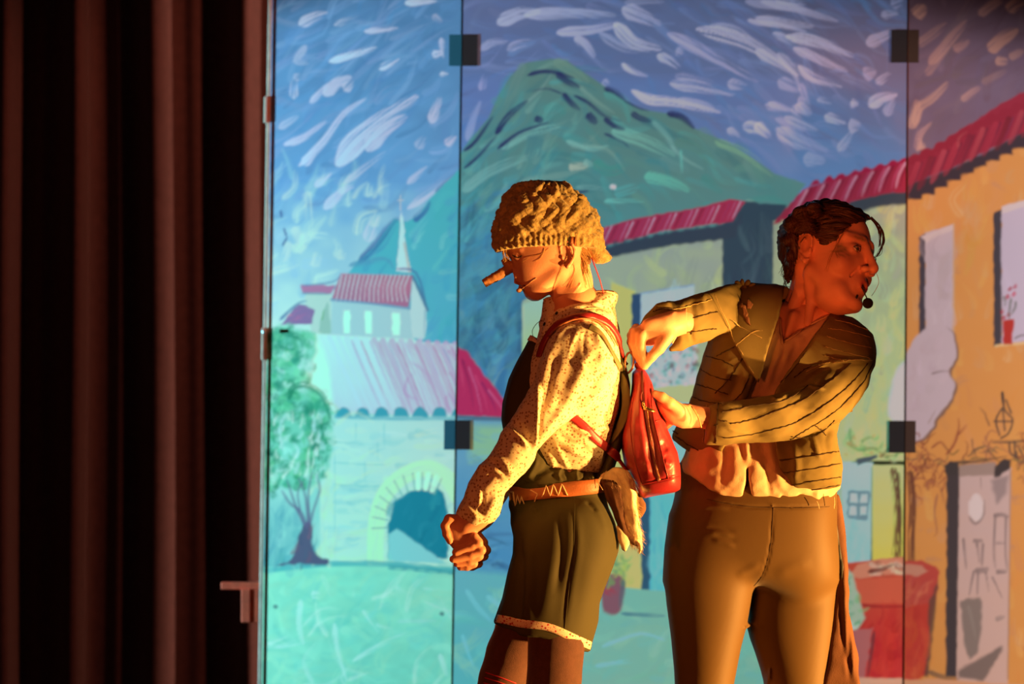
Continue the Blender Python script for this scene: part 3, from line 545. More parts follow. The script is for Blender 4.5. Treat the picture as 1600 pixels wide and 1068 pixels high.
pR, cR, nR = panel(lambda y: SEAM2(y)+g, lambda y: 1760+0*y, 1.55, 1.76, E_R, 'right panel painted with an orange house and crimson tiled roof')
# pine edge lath on the left with its small blocks, and the brace sticking out
def lath(y0, y1, wpx, out, th=.02, name='edge_lath'):
    P0 = WV(XLE(y0)-out, y0, 1.675); P1 = WV(XLE(y1)-out, y1, 1.675); wd = wpx/594
    V = []
    for p in (P0, P1):
        for dx, dy in ((0, -th), (wd, -th), (wd, th), (0, th)): V.append((p[0]+dx, p[1]+dy, p[2]))
    o = mesh_obj(name, V, [(0,1,2,3),(7,6,5,4),(4,5,1,0),(5,6,2,1),(6,7,3,2),(7,4,0,3)], wood_edge, screen, False)
    m = o.modifiers.new('b', 'BEVEL'); m.width = .0015; m.segments = 2
    return o
lath(-95, 1316, 6, 5.5, .0015); lath(151, 192, 5, 9.5, .004, 'lath_block'); lath(512, 562, 4, 8, .004, 'lath_block')
br = WV(346, 914, 1.72)
brace_mat = M("warm_lit_wood", (.95, .085, .03), .7, .3, 60, .15, 40)  # plain wood; the orange light on it is put into this red colour
box("brace_arm", (br[0], 1.70, br[2]-.010), (br[0]+66/590, 1.735, br[2]+.009), brace_mat, screen, .002)
for k, (x0, x1) in enumerate(((378, 392), (392.6, 405))):
    a = WV(x0, 919+k, 1.72); b_ = WV(x1, 971, 1.72); box('brace_block', (a[0], 1.69+.003*k, b_[2]), (b_[0], 1.735, a[2]), brace_mat, screen, .002)
tube('bolt', [WV(412, 518, 1.652), WV(412, 518, 1.662)], .005, M('zinc', (.6, .6, .6), .35, metal=1), screen, 10, flat=.9)
# cloth hinges over the two seams
def hinge(x0, x1, xs, y0, y1, d0, d1):
    for a, b_, dl in ((x0, xs-.8, d0), (xs+.8, x1, d1)):
        c0 = (a+b_)/2; off = .0014
        yy = lambda x: 1.55+dl*abs(x-xs)/594
        V = []
        for (x, y) in ((a, y0), (b_, y0), (b_+(-.5), y1), (a-.5, y1)): V.append(WV(x, y, yy(x)-off))
        for (x, y) in ((a, y0), (b_, y0), (b_+(-.5), y1), (a-.5, y1)): V.append(WV(x, y, yy(x)-.0005))
        mesh_obj('cloth_hinge', V, [(3,2,1,0),(4,5,6,7),(0,1,5,4),(1,2,6,5),(2,3,7,6),(3,0,4,7)], cyan_lit_tape if b_ < 730 and b_ < xs else black_tape, screen, False)
hinge(702, 746.5, 722, 54, 103, .26, 0); hinge(694, 735, 712, 656, 702, .26, 0)
hinge(1392.5, 1436, 1418.5, 46.5, 98, 0, .31); hinge(1389, 1431, 1414, 657, 707, 0, .31)

# ------------------------------------------------------------ curtain, floor, back wall
velvet = M('dark_velvet', (.085, .040, .038), .85, .5, 900, .15, 40, sheen=.3)
xs = np.linspace(-320, 560, 500); zs = np.linspace(0, 2.6, 40)
def fold(x):
    f = 0
    for c, h, wl, wr in ((-180,.16,30,10),(-90,.10,26,30),(8,.15,38,9),(60,.03,14,20),(116,.13,30,12),(180,.03,14,16),(240,.11,28,26),(300,.02,12,12),(386,.12,26,22),(480,.1,26,20)):
        d = x-c; f += h*np.exp(-(np.abs(d)/np.where(d < 0, wl, wr))**1.7)
    return f
XC, ZC = np.meshgrid(xs, zs)
sh = 4*np.sin(ZC*1.6+XC*.012)
YC = 2.75-fold(XC+sh)
s_ = FX/(2.6-CAMY)
V = np.stack([(XC-800)/s_, YC, ZC], -1).reshape(-1, 3); nr, nc = XC.shape; idx = np.arange(nr*nc).reshape(nr, nc)
cur = mesh_obj('stage_curtain', V, np.stack([idx[:-1, :-1], idx[:-1, 1:], idx[1:, 1:], idx[1:, :-1]], -1).reshape(-1, 4), velvet)
sm = cur.modifiers.new('s', 'SOLIDIFY'); sm.thickness = .006; sm.offset = 1
cur['label'] = 'dark brown velvet stage curtain hanging in deep folds left of the painted screen'; cur['category'] = 'curtain'
flm = M('black_stage_boards', (.03, .027, .025), .6, .2, 30, .3, 6)
o = box('floor', (-6, -3.5, -.05), (6, 4, 0), flm); o['kind'] = 'structure'
o = box('wall_back', (-6, 3.6, 0), (6, 3.7, 4), M('black_masking', (.012, .011, .012), .9)); o['kind'] = 'structure'
# ------------------------------------------------------------ sculpting: distance fields turned into smooth meshes
def surfnet(F, org, h):
    S = F < 0
    def c8(A): return [A[i:A.shape[0]-1+i, j:A.shape[1]-1+j, k:A.shape[2]-1+k] for i in (0,1) for j in (0,1) for k in (0,1)]
    cnt = sum(a.astype(np.int8) for a in c8(S)); act = (cnt > 0) & (cnt < 8)
    I = np.argwhere(act); mp = np.full(act.shape, -1, np.int32); mp[act] = np.arange(len(I))
    acc = np.zeros((len(I), 3)); n = np.zeros(len(I))
    cor = [(i,j,k) for i in (0,1) for j in (0,1) for k in (0,1)]
    for a in cor:
        for ax in range(3):
            if a[ax]: continue
            b = list(a); b[ax] = 1
            fa = F[I[:,0]+a[0], I[:,1]+a[1], I[:,2]+a[2]]; fb = F[I[:,0]+b[0], I[:,1]+b[1], I[:,2]+b[2]]
            m = (fa < 0) != (fb < 0); t = np.where(m, fa/np.where(m, fa-fb, 1), 0)
            p = np.tile(np.array(a, float), (len(I), 1)); p[:, ax] += t
            acc += p*m[:, None]; n += m
    V = org+h*(I+acc/n[:, None]); Q = []
    for ax in range(3):
        sl = [slice(1, -1)]*3; sl[ax] = slice(0, -1); A = S[tuple(sl)]
        sl2 = list(sl); sl2[ax] = slice(1, None); B = S[tuple(sl2)]
        d = np.argwhere(A != B); off = np.ones(3, int); off[ax] = 0; g = d+off
        u, v = (ax+1) % 3, (ax+2) % 3
        eu = np.zeros(3, int); eu[u] = 1; ev = np.zeros(3, int); ev[v] = 1
        def cell(q): return mp[q[:,0], q[:,1], q[:,2]]
        q = np.stack([cell(g-eu-ev), cell(g-ev), cell(g), cell(g-eu)], 1)
        ins = A[tuple(d.T)]; q[~ins] = q[~ins][:, ::-1]
        q = q[(q >= 0).all(1)]; Q.append(q)
    return V, np.concatenate(Q)
def smooth_mesh(V, Q, it=2, f=.5):
    E = np.concatenate([Q[:, [0,1]], Q[:, [1,2]], Q[:, [2,3]], Q[:, [3,0]]]); n = len(V)
    E = np.concatenate([E, E[:, ::-1]])
    for _ in range(it):
        A = np.stack([np.bincount(E[:,0], V[E[:,1], k], n) for k in range(3)], 1)/np.maximum(np.bincount(E[:,0], minlength=n), 1)[:, None]
        V = V*(1-f)+A*f
    return V
def vnormals(V, Q):
    n = np.cross(V[Q[:,2]]-V[Q[:,0]], V[Q[:,3]]-V[Q[:,1]]); N = np.zeros_like(V)
    for k in range(4):
        for c in range(3): N[:, c] += np.bincount(Q[:,k], n[:, c], len(V))
    return N/(np.linalg.norm(N, axis=1)[:, None]+1e-12)
def pxpy(V):
    s = FX/(V[:,1]-CAMY); return 800+V[:,0]*s, 534-(V[:,2]-CAMZ)*s
def blur2(A, k=1):
    for _ in range(k):
        A = np.pad(A, 1, mode='edge'); A = (A[:-2, 1:-1]+A[2:, 1:-1]+A[1:-1, :-2]+A[1:-1, 2:]+2*A[1:-1, 1:-1])/6
    return A
def poisson(mask, h):
    if min(mask.shape) > 24:
        m2 = mask[::2, ::2]; u2 = poisson(m2, 2*h)
        u = np.repeat(np.repeat(u2, 2, 0), 2, 1)[:mask.shape[0], :mask.shape[1]]
        if u.shape != mask.shape: u = np.pad(u, ((0, mask.shape[0]-u.shape[0]), (0, mask.shape[1]-u.shape[1])), mode='edge')
        it = 60
    else: u = np.zeros(mask.shape); it = 250
    u = u*mask
    for _ in range(it):
        v = np.zeros_like(u); v[1:-1, 1:-1] = .25*(u[:-2, 1:-1]+u[2:, 1:-1]+u[1:-1, :-2]+u[1:-1, 2:]+h*h); u = v*mask
    return u
def idw(pts, X, Z):
    """smooth depth from [(px,py,y)] control points"""
    if not isinstance(pts, (list, tuple)): return np.full(np.broadcast(X, Z).shape, float(pts))
    num = 0; den = 0
    for px, py, y in pts:
        x, _, z = W(px, py, y); w_ = 1/((X-x)**2+(Z-z)**2+.0016)**1.5; num = num+w_*y; den = den+w_
    return num/den
class Vol:
    def __init__(s, lo, hi, h):
        s.h = h; s.o = np.array(lo, float); n = np.ceil((np.array(hi)-s.o)/h).astype(int)+1
        s.x = s.o[0]+h*np.arange(n[0]); s.y = s.o[1]+h*np.arange(n[1]); s.z = s.o[2]+h*np.arange(n[2])
        s.F = np.full(n, 1.0, np.float32)
    def sub(s, lo, hi, pad):
        r = []
        for k, a in enumerate((s.x, s.y, s.z)):
            i0 = max(int((lo[k]-pad-s.o[k])/s.h), 0); i1 = min(int((hi[k]+pad-s.o[k])/s.h)+2, len(a)); r.append(slice(i0, max(i1, i0)))
        return tuple(r), s.x[r[0]][:, None, None], s.y[r[1]][None, :, None], s.z[r[2]][None, None, :]
    def put(s, sl, d, k, mode):
        A = s.F[sl]; d = np.broadcast_to(d, A.shape).astype(np.float32)
        if A.size == 0: return
        if mode == 'sub':
            d = -d
            if k: hh = np.clip(.5-.5*(d-A)/k*-1, 0, 1); hh = np.clip(.5+.5*(d-A)/k, 0, 1); s.F[sl] = A*(1-hh)+d*hh+k*hh*(1-hh)
            else: s.F[sl] = np.maximum(A, d)
        else:
            if k: hh = np.clip(.5+.5*(A-d)/k, 0, 1); s.F[sl] = A*(1-hh)+d*hh-k*hh*(1-hh)
            else: s.F[sl] = np.minimum(A, d)
    def cap(s, a, b, ra, rb, k=.01, mode='add', flat=1.0, fdir=None):
        a = np.array(a, float); b = np.array(b, float); r = max(ra, rb)
        sl, X, Y, Z = s.sub(np.minimum(a, b)-r, np.maximum(a, b)+r, k+3*s.h)
        ba = b-a; L = (ba**2).sum()+1e-12
        px, py, pz = X-a[0], Y-a[1], Z-a[2]
        t = np.clip((px*ba[0]+py*ba[1]+pz*ba[2])/L, 0, 1)
        d = np.sqrt((px-t*ba[0])**2+(py-t*ba[1])**2+(pz-t*ba[2])**2)-(ra+(rb-ra)*t)
        s.put(sl, d, k, mode)
    def chain(s, pts, rs, k=.01, kj=.006, mode='add'):
        for i in range(len(pts)-1): s.cap(pts[i], pts[i+1], rs[i], rs[i+1], k if i == 0 else kj, mode)
    def ell(s, c, r, k=.01, rot=None, mode='add'):
        c = np.array(c, float); r = np.array(r, float); m = r.max()
        sl, X, Y, Z = s.sub(c-m, c+m, k+3*s.h)
        p = [X-c[0], Y-c[1], Z-c[2]]
        if rot is not None:   # rot columns = local axes in world
            R_ = np.array(rot); p = [p[0]*R_[0, i]+p[1]*R_[1, i]+p[2]*R_[2, i] for i in range(3)]
        k0 = np.sqrt((p[0]/r[0])**2+(p[1]/r[1])**2+(p[2]/r[2])**2)+1e-9
        k1 = np.sqrt((p[0]/r[0]**2)**2+(p[1]/r[1]**2)**2+(p[2]/r[2]**2)**2)+1e-9
        s.put(sl, k0*(k0-1)/k1, k, mode)
    def infl(s, P, yc, sc=1.0, T=None, k=.01, mode='add', y0=None, raw=False):
        """inflate a photo outline P (px,py) about depth yc (number or control points) to a rounded solid"""
        ym = yc if not isinstance(yc, (list, tuple)) else float(np.mean([q[2] for q in yc]))
        if y0 is not None: ym = y0
        Pw = np.array([W(x, y, ym)[::2] for x, y in P]); lo2, hi2 = Pw.min(0), Pw.max(0); pad = k+3*s.h
        x0 = max(int((lo2[0]-pad-s.o[0])/s.h), 0); x1 = min(int((hi2[0]+pad-s.o[0])/s.h)+2, len(s.x))
        z0 = max(int((lo2[1]-pad-s.o[2])/s.h), 0); z1 = min(int((hi2[1]+pad-s.o[2])/s.h)+2, len(s.z))
        X, Z = np.meshgrid(s.x[x0:x1], s.z[z0:z1], indexing='ij')
        D = polysd(X.astype(np.float32), Z.astype(np.float32), Pw)
        h = s.h; u = poisson((D < 0).astype(float), h)
        mk = (D < -2*h).astype(float); ratio = np.where(mk > 0, u/np.maximum(-D, h), 0); A = ratio*mk; B = mk.copy()
        for _ in range(40):
            A2, B2 = blur2(A), blur2(B); A = np.where(mk > 0, ratio, A2); B = np.where(mk > 0, 1, B2)
        ex = A/np.maximum(B, 1e-6); wgt = np.clip((-D-2*h)/(2*h), 0, 1)
        u = np.where(D < 0, u*wgt+(ex*-D)*(1-wgt), np.maximum(ex, .01)*-D)
        H2 = 2*u*sc*sc
        if T: H2 = np.where(H2 > 0, T*T*np.tanh(np.maximum(H2, 0)/T**2), H2)
        gx, gz = np.gradient(H2, h); g2 = (gx**2+gz**2)/4
        yy = idw(yc, X, Z) if isinstance(yc, (list, tuple)) else np.full(X.shape, float(yc))
        q = s.y[None, :, None]-yy[:, None, :]
        d = (q*q-H2[:, None, :])/(2*np.sqrt(q*q+g2[:, None, :]+1e-6)+.004)
        sl = (slice(x0, x1), slice(None), slice(z0, z1)); s.put(sl, d, k, mode)
    def cutpoly(s, P, ymax, ym):
        Pw = np.array([W(x, y, ym)[::2] for x, y in P]); X, Z = np.meshgrid(s.x, s.z, indexing='ij')
        D = polysd(X.astype(np.float32), Z.astype(np.float32), Pw)[:, None, :]
        s.F = np.maximum(s.F, -np.maximum(D, (s.y[None, :, None]-ymax)).astype(np.float32))
    def cutz(s, zfun, above=True):
        """trim with plane: keep below/above z = zfun(x,y)"""
        Z = zfun(s.x[:, None, None], s.y[None, :, None])
        d = (s.z[None, None, :]-Z) if above else (Z-s.z[None, None, :]); s.F = np.maximum(s.F, d.astype(np.float32))
    def mesh(s, sm=2):
        s.F[0] = s.F[-1] = 1; s.F[:, 0] = s.F[:, -1] = 1; s.F[:, :, 0] = s.F[:, :, -1] = 1
        V, Q = surfnet(s.F, s.o, s.h)
        return smooth_mesh(V, Q, sm), Q
def pdist(px, py, P, closed=False):
    P = np.asarray(P, float); best = np.full(px.shape, 1e9); S = np.zeros(px.shape); T = np.zeros(px.shape)
    seg = np.diff(P, axis=0); L = np.hypot(seg[:, 0], seg[:, 1])+1e-9; cum = np.r_[0, np.cumsum(L)]
    for i in range(len(seg)):
        wx, wy = px-P[i, 0], py-P[i, 1]; t = np.clip((wx*seg[i, 0]+wy*seg[i, 1])/L[i]**2, 0, 1)
        d = np.hypot(wx-t*seg[i, 0], wy-t*seg[i, 1]); m = d < best
        sg = np.sign(wx*seg[i, 1]-wy*seg[i, 0])
        best = np.where(m, d, best); S = np.where(m, sg*d, S); T = np.where(m, (cum[i]+t*L[i])/cum[-1], T)
    return best, S, T
def folds(V, Q, FL):
    """cloth folds: (points px, width px, height m[, sharp side]); pushes camera-side cloth along its normal"""
    N = vnormals(V, Q); px, py = pxpy(V); fr = np.clip(-N[:, 1]*2+.25, 0, 1)
    D = np.zeros(len(V))
    for f in FL:
        P, wd, am = f[0], f[1], f[2]; side = f[3] if len(f) > 3 else 0
        if len(P) > 2: P = catmull(P, 4)
        P = np.asarray(P); m = (px > P[:, 0].min()-3*wd) & (px < P[:, 0].max()+3*wd) & (py > P[:, 1].min()-3*wd) & (py < P[:, 1].max()+3*wd)
        if not m.any(): continue
        d, S, T = pdist(px[m], py[m], P); e = np.clip(np.minimum(T, 1-T)*4, 0, 1); endd = np.exp(-(d/wd)**2)
        pr = endd*e
        if side: pr = pr-.55*np.exp(-((S*side-1.5*wd)/wd)**2)*e*(np.abs(S) < 4*wd)
        D[m] += am*pr
    return V+N*(D*fr)[:, None]
def wrinkle(V, amp, sc, seed=0, stretch=(1, 1, 1)):
    r = np.random.default_rng(seed); q = V*np.array(stretch); d = np.zeros(len(V))
    for k in range(14):
        kv = r.normal(0, 1, 3); kv *= sc*r.uniform(.5, 1.6)/np.linalg.norm(kv)
        d += np.sin(q@kv+1.5*np.sin(q@(kv[::-1]*.6)+r.uniform(0, 6))+r.uniform(0, 6))
    return d*amp/3.5
def bvh(V, Q): return BVHTree.FromPolygons([tuple(v) for v in V.tolist()], Q.tolist() if isinstance(Q, np.ndarray) else Q)
CAMV = Vector((0, CAMY, CAMZ))
def hit(bv, px, py, lift=.0, near=None):
    d = (Vector(W(px, py, 0))-CAMV).normalized(); L, n, i, ds = bv.ray_cast(CAMV, d)
    if L is None:
        return None
    return np.array(L)+np.array(n)*lift, np.array(n)
def drape(bv, P, lift=.001, n=6, ydef=0.0, smooth=True):
    """points of a photo polyline laid on a surface; misses take the depth of their neighbour"""
    if smooth and len(P) > 2: P = catmull(P, n)
    elif n == 1: P = np.asarray(P, float)
    else:
        P = np.asarray(P, float); P = np.concatenate([P[i]+(P[i+1]-P[i])*np.arange(n)[:, None]/n for i in range(len(P)-1)]+[P[-1:]])
    out = []; nn = []; ly = None
    for x, y in P:
        r = hit(bv, x, y, lift)
        if r is None: out.append(None); nn.append(None)
        else: out.append(r[0]); nn.append(r[1])
    ok = [i for i, o in enumerate(out) if o is not None]
    for i, o in enumerate(out):
        if o is None:
            if ok: j = min(ok, key=lambda q: abs(q-i)); yy = out[j][1]; out[i] = WV(*P[i], yy); nn[i] = nn[j]
            else: out[i] = WV(*P[i], ydef); nn[i] = np.array([0, -1., 0])
    return np.array(out), np.array(nn)
def strap(name, bv, P, wd, th, mat, parent=None, lift=None, n=6, sides=8):
    """flat band of width wd lying on the surface"""
    C, N = drape(bv, P, th*.5 if lift is None else lift, n); C[1:-1] = (C[:-2]+C[1:-1]*2+C[2:])/4
    N = N.copy()
    for _ in range(3): N[1:-1] = (N[:-2]+N[1:-1]+N[2:])/3
    return band(name, C, N, wd, th, mat, parent)
def band(name, C, N, wd, th, mat, parent=None):
    T = np.gradient(C, axis=0); T /= np.linalg.norm(T, axis=1)[:, None]+1e-9
    U = N-(N*T).sum(1)[:, None]*T; U /= np.linalg.norm(U, axis=1)[:, None]+1e-9; B = np.cross(T, U)
    wd = np.broadcast_to(wd, (len(C),))[:, None]/2; h = th/2
    sec = [(-1, -.6), (-.92, 1), (-.3, 1.25), (.3, 1.25), (.92, 1), (1, -.6), (.8, -1), (-.8, -1)]
    V = np.stack([C+B*wd*a+U*h*b for a, b in sec], 1).reshape(-1, 3); F = []; k = len(sec)
    for i in range(len(C)-1):
        for j in range(k): F.append((i*k+j, i*k+(j+1) % k, (i+1)*k+(j+1) % k, (i+1)*k+j))
    F.append(tuple(range(k-1, -1, -1))); F.append(tuple((len(C)-1)*k+j for j in range(k)))
    return mesh_obj(name, V, F, mat, parent)
def patch(name, bv, P, lift, th, mat, parent=None, step=3.0, curve=False, ydef=0.1):
    """cloth piece of a photo outline laid over a surface"""
    from mathutils.geometry import delaunay_2d_cdt
    P = np.asarray(P, float)
    if curve: P = catmull(P, 4, True)
    B = []
    for i in range(len(P)):
        a, b = P[i], P[(i+1) % len(P)]; n = max(int(np.hypot(*(b-a))/step), 1)
        for k in range(n): B.append(a+(b-a)*k/n)
    B = np.array(B); gx, gy = np.meshgrid(np.arange(P[:, 0].min(), P[:, 0].max(), step), np.arange(P[:, 1].min(), P[:, 1].max(), step))
    d = polysd(gx, gy, B); G = np.stack([gx[d < -step*.5], gy[d < -step*.5]], 1); A = np.concatenate([B, G]); nb = len(B)
    r = delaunay_2d_cdt([Vector(p) for p in A.tolist()], [(i, (i+1) % nb) for i in range(nb)], [list(range(nb))], 1, 1e-5)
    pv = np.array([v[:] for v in r[0]]); F = [tuple(f) for f in r[2]]; V, N = drape(bv, pv, lift, 1, ydef, False)
    V = V[:len(pv)]
    o = mesh_obj(name, V, F, mat, parent)
    m = o.modifiers.new('s', 'SOLIDIFY'); m.thickness = th; m.offset = 0
    return o
def ball(name, c, r, mat, parent=None, seg=16, sc=(1, 1, 1), rot=None):
    a = np.linspace(0, np.pi, seg//2+1); b = np.arange(seg)/seg*2*np.pi
    V = [(0, 0, 1)]+[(math.sin(p)*math.cos(t), math.sin(p)*math.sin(t), math.cos(p)) for p in a[1:-1] for t in b]+[(0, 0, -1)]
    V = np.array(V)*r*np.array(sc)
    if rot is not None: V = V@np.array(rot).T
    m = seg; R_ = len(a)-2; F = [(0, 1+j, 1+(j+1) % m) for j in range(m)]
    for i in range(R_-1): F += [(1+i*m+j, 1+(i+1)*m+j, 1+(i+1)*m+(j+1) % m, 1+i*m+(j+1) % m) for j in range(m)]
    e = 1+R_*m; F += [(e, 1+(R_-1)*m+(j+1) % m, 1+(R_-1)*m+j) for j in range(m)]
    return mesh_obj(name, V+np.array(c), F, mat, parent)
def setcol(o, c):
    a = o.data.color_attributes.new('paint', 'FLOAT_COLOR', 'POINT')
    a.data.foreach_set('color', np.c_[c, np.ones(len(c))].astype(np.float32).ravel())

def head_sdf(v, T, sc, skip_nose=False):
    """head in its own frame (x right, y forward, z up) written into volume v; T maps local metres to world"""
    R_ = T[0]; P = lambda x, y, z: R_@(np.array([x, y, z])*sc)+T[1]
    r = lambda *a: np.array(a)*sc
    v.ell(P(0, -.012, .042), r(.076, .100, .086), .012, R_)
    v.ell(P(0, .030, -.012), r(.063, .066, .090), .02, R_)
    v.ell(P(0, .040, -.070), r(.049, .046, .042), .02, R_)
    for s in (-1, 1):
        v.cap(P(s*.056, .0, -.045), P(s*.022, .072, -.098), .014*sc, .014*sc, .02)
        v.ell(P(s*.044, .064, -.028), r(.020, .019, .020), .018, R_)
        v.cap(P(s*.014, .090, .034), P(s*.050, .070, .034), .0085*sc, .0075*sc, .014)
    v.ell(P(0, .085, -.103), r(.019, .014, .014), .014, R_)
    for s in (-1, 1): v.ell(P(s*.032, .101, .010), r(.019, .017, .013), .012, R_, 'sub')
    for s in (-1, 1):
        v.ell(P(s*.032, .078, .010), r(.0142, .0142, .0142), .004, R_)
        v.ell(P(s*.033, .094, .0085), r(.0128, .010, .0052), .001, R_, 'sub')
    # mouth mound
    v.ell(P(0, .083, -.062), r(.028, .018, .022), .012, R_)
    if not skip_nose:
        v.cap(P(0, .092, .022), P(0, .117, -.022), .0075*sc, .0095*sc, .010)
        v.ell(P(0, .115, -.027), r(.0105, .0105, .0095), .006, R_)
        for s in (-1, 1):
            v.ell(P(s*.0125, .103, -.030), r(.0085, .011, .0078), .006, R_)
            v.ell(P(s*.0085, .109, -.038), r(.0038, .0055, .0045), .002, R_, 'sub')
def ear(v, T, sc, s=1):
    R_ = T[0]; P = lambda x, y, z: R_@(np.array([x*s, y, z])*sc)+T[1]
    c = (.074, -.012, .0)
    v.ell(P(.073, -.010, -.002), np.array((.007, .016, .028))*sc, .006, R_)
    pts = []
    for k in range(13):
        a = math.radians(-60+k*25); rr = .018 if k < 11 else .015
        y = -.012-math.cos(a)*0-.017*math.sin(a+math.pi/2)*-1; z = .0
        pts.append(P(.080+.004*math.sin(a), -.010-.0175*math.cos(a*.98-.2)*1, .006+.028*math.sin(a)*1))
    pts = [P(.079, .006, .004), P(.081, .005, .020), P(.083, -.004, .031), P(.085, -.016, .031), P(.087, -.026, .021), P(.086, -.029, .006), P(.083, -.024, -.010), P(.080, -.014, -.022), P(.078, -.005, -.030), P(.077, .002, -.026)]
    v.chain(pts, [.0028*sc]*4+[.0036*sc]*3+[.0042*sc, .0058*sc, .003*sc], .003, .003)
    v.ell(P(.082, -.009, .003), np.array((.006, .009, .014))*sc, .003, R_, 'sub')
    v.chain([P(.081, -.018, -.008), P(.082, -.019, .008), P(.081, -.012, .020)], [.0025*sc]*3, .002, .002)
    v.ell(P(.079, .004, -.006), np.array((.004, .003, .006))*sc, .003, R_)
# ------------------------------------------------------------ shared cloth and skin materials
skin = M('skin', (.68, .42, .30), .5, .15, 350, attr='paint', sss=.12, spec=.35)
def printed(name, base, dot, sc=122.0):
    m = M(name, base, .85, .35, 900, spec=.1); nt = m.node_tree; b = nt.nodes['Principled BSDF']
    tc = nt.nodes['Texture Coordinate']
    last = None
    mixc = base
    for s_, thr, c in ((sc, .33, dot), (sc*.62, .16, (dot[0]*.6, dot[1]*.5, dot[2]*.5)), (sc*1.7, .2, (dot[0]*1.2, dot[1]*1.2, dot[2]*1.2))):
        v = nt.nodes.new('ShaderNodeTexVoronoi'); v.inputs['Scale'].default_value = s_; v.inputs['Randomness'].default_value = .85
        nt.links.new(tc.outputs['Object'], v.inputs['Vector'])
        mr = nt.nodes.new('ShaderNodeMapRange'); mr.inputs['From Min'].default_value = thr-.05; mr.inputs['From Max'].default_value = thr+.03
        mr.inputs['To Min'].default_value = .85; mr.inputs['To Max'].default_value = 0
        nt.links.new(v.outputs['Distance'], mr.inputs[0])
        mx = nt.nodes.new('ShaderNodeMix'); mx.data_type = 'RGBA'; nt.links.new(mr.outputs[0], mx.inputs[0])
        if last is None: mx.inputs[6].default_value = (*base, 1)
        else: nt.links.new(last, mx.inputs[6])
        mx.inputs[7].default_value = (*c, 1); last = mx.outputs[2]
    nt.links.new(last, b.inputs['Base Color'])
    return m
shirt_m = printed('flower_print_cotton', (.80, .70, .50), (.34, .16, .07))
green_m = M('bottle_green_twill', (.062, .056, .024), .8, .25, 1200, .08, 8, spec=.2)
hat_m = M('mustard_wool', (.42, .31, .13), .95, 1.0, 300, .35, 90, sheen=.4, spec=.1, bdet=5)
leather_m = M('tan_leather', (.38, .12, .045), .5, .3, 250, .15, 30)
lace_m = M('pale_leather_lace', (.80, .55, .32), .6)
darkbrown_m = M('brown_suede', (.17, .075, .035), .9, .4, 500, .2, 30, sheen=.3)
fur_m = M('cream_fur', (.92, .78, .52), .8, .3, 300, .2, 40)
stock_m = M('brown_wool_stocking', (.105, .040, .028), .9, .6, 900, .15, 60, sheen=.5)
black_m = M('black_plastic', (.01, .01, .01), .5)
red_leather = M('red_leather', (.30, .020, .030), .40, .25, 160, .15, 14, spec=.5)
red_cord_m = M('red_cord', (.55, .03, .05), .6)
nosewood = M('turned_brown_wood', (.55, .25, .11), .6, .8, 90, .35, 35)
hair_blond = M('fair_hair', (.45, .26, .10), .5, spec=.4)

HP, HT = (.10, 0, 0), None
p1 = root('person', 'person facing left in mustard knit cap and long wooden nose, flowered shirt and green shorts', 'person', (.08, 0, 0))

# ---- head, neck
vh = Vol(WV(768, 505, 0)+np.array([0, -.095, 0]), WV(940, 285, 0)+np.array([0, .095, 0]), .0021)
face = [(784,372),(785,384),(787,393),(793,400),(798,404),(800,412),(800,420),(803,427),(805,432),(803.5,437),(804,440.5),(807.5,443),(809.5,445.5),(811,447),(812.5,450),(814.5,453),(817.5,456),(819,459.5),(821,463.5),(826,468),(832,470.3),(840,470),(848,466),(858,460),(870,450),(884,436),(896,412),(898,380),(880,345),(840,335),(800,350)]
vh.infl(face, 0, 1.02, .062, .004)
vh.ell(WV(857, 360, 0), (.098, .073, .084), .02)
vh.ell(WV(862, 392, 0), (.075, .068, .060), .02)
vh.cap(WV(874, 424, -.044), WV(838, 458, -.024), .014, .012, .02); vh.cap(WV(874, 424, .044), WV(838, 458, .024), .014, .012, .02)
for s_ in (-1, 1):
    vh.ell(WV(799, 400, s_*.040), (.014, .016, .010), .012, None, 'sub')
    vh.ell(WV(810, 399, s_*.031), (.0135, .0135, .0125), .003)
    vh.cap(WV(796, 388, s_*.018), WV(814, 388, s_*.048), .006, .005, .008)
    vh.ell(WV(807.5, 425, s_*.016), (.009, .009, .0075), .006)
vh.cap(WV(806, 432, -.021), WV(806, 432, .021), .004, .004, .006)
vh.cap(WV(806.5, 440.5, 0), WV(815, 444.5, -.024), .0042, .0025, .003); vh.cap(WV(806.5, 440.5, 0), WV(815, 444.5, .024), .0042, .0025, .003)
vh.cap(WV(813, 450, 0), WV(818, 446.5, -.022), .0045, .0025, .003); vh.cap(WV(813, 450, 0), WV(818, 446.5, .022), .0045, .0025, .003)
vh.cap(WV(808, 445.6, 0), WV(821, 446, -.028), .0022, .0014, .002, 'sub'); vh.cap(WV(808, 445.6, 0), WV(821, 446, .028), .0022, .0014, .002, 'sub')
vh.chain([WV(888, 410, 0), WV(893, 440, 0), WV(897, 480, 0), WV(898, 510, 0)], [.046, .046, .053, .062], .016)
vh.chain([WV(884, 418, -.045), WV(874, 452, -.030), WV(866, 480, -.014)], [.008, .009, .008], .014)   # neck sinew
vh.chain([WV(895, 415, -.036), WV(903, 450, -.036), WV(908, 485, -.040)], [.008, .009, .008], .02)
TE = (np.array([[0, -1, 0], [1, 0, 0], [0, 0, 1]], float), WV(882, 400, 0)*[1, 0, 1])
# local frame: x right (+y world), y forward (-x world), z up, pitched 12 degrees
def rotY(a): a = math.radians(a); return np.array([[math.cos(a), 0, math.sin(a)], [0, 1, 0], [-math.sin(a), 0, math.cos(a)]])
TE = (rotY(-10)@np.array([[0, -1, 0], [1, 0, 0], [0, 0, 1]], float), WV(880, 399, 0)*np.array([1, 0, 1])+np.array([0, 0, 0]))
ear(vh, TE, .88, -1); ear(vh, TE, .88, 1)
Vh, Qh = vh.mesh(1)
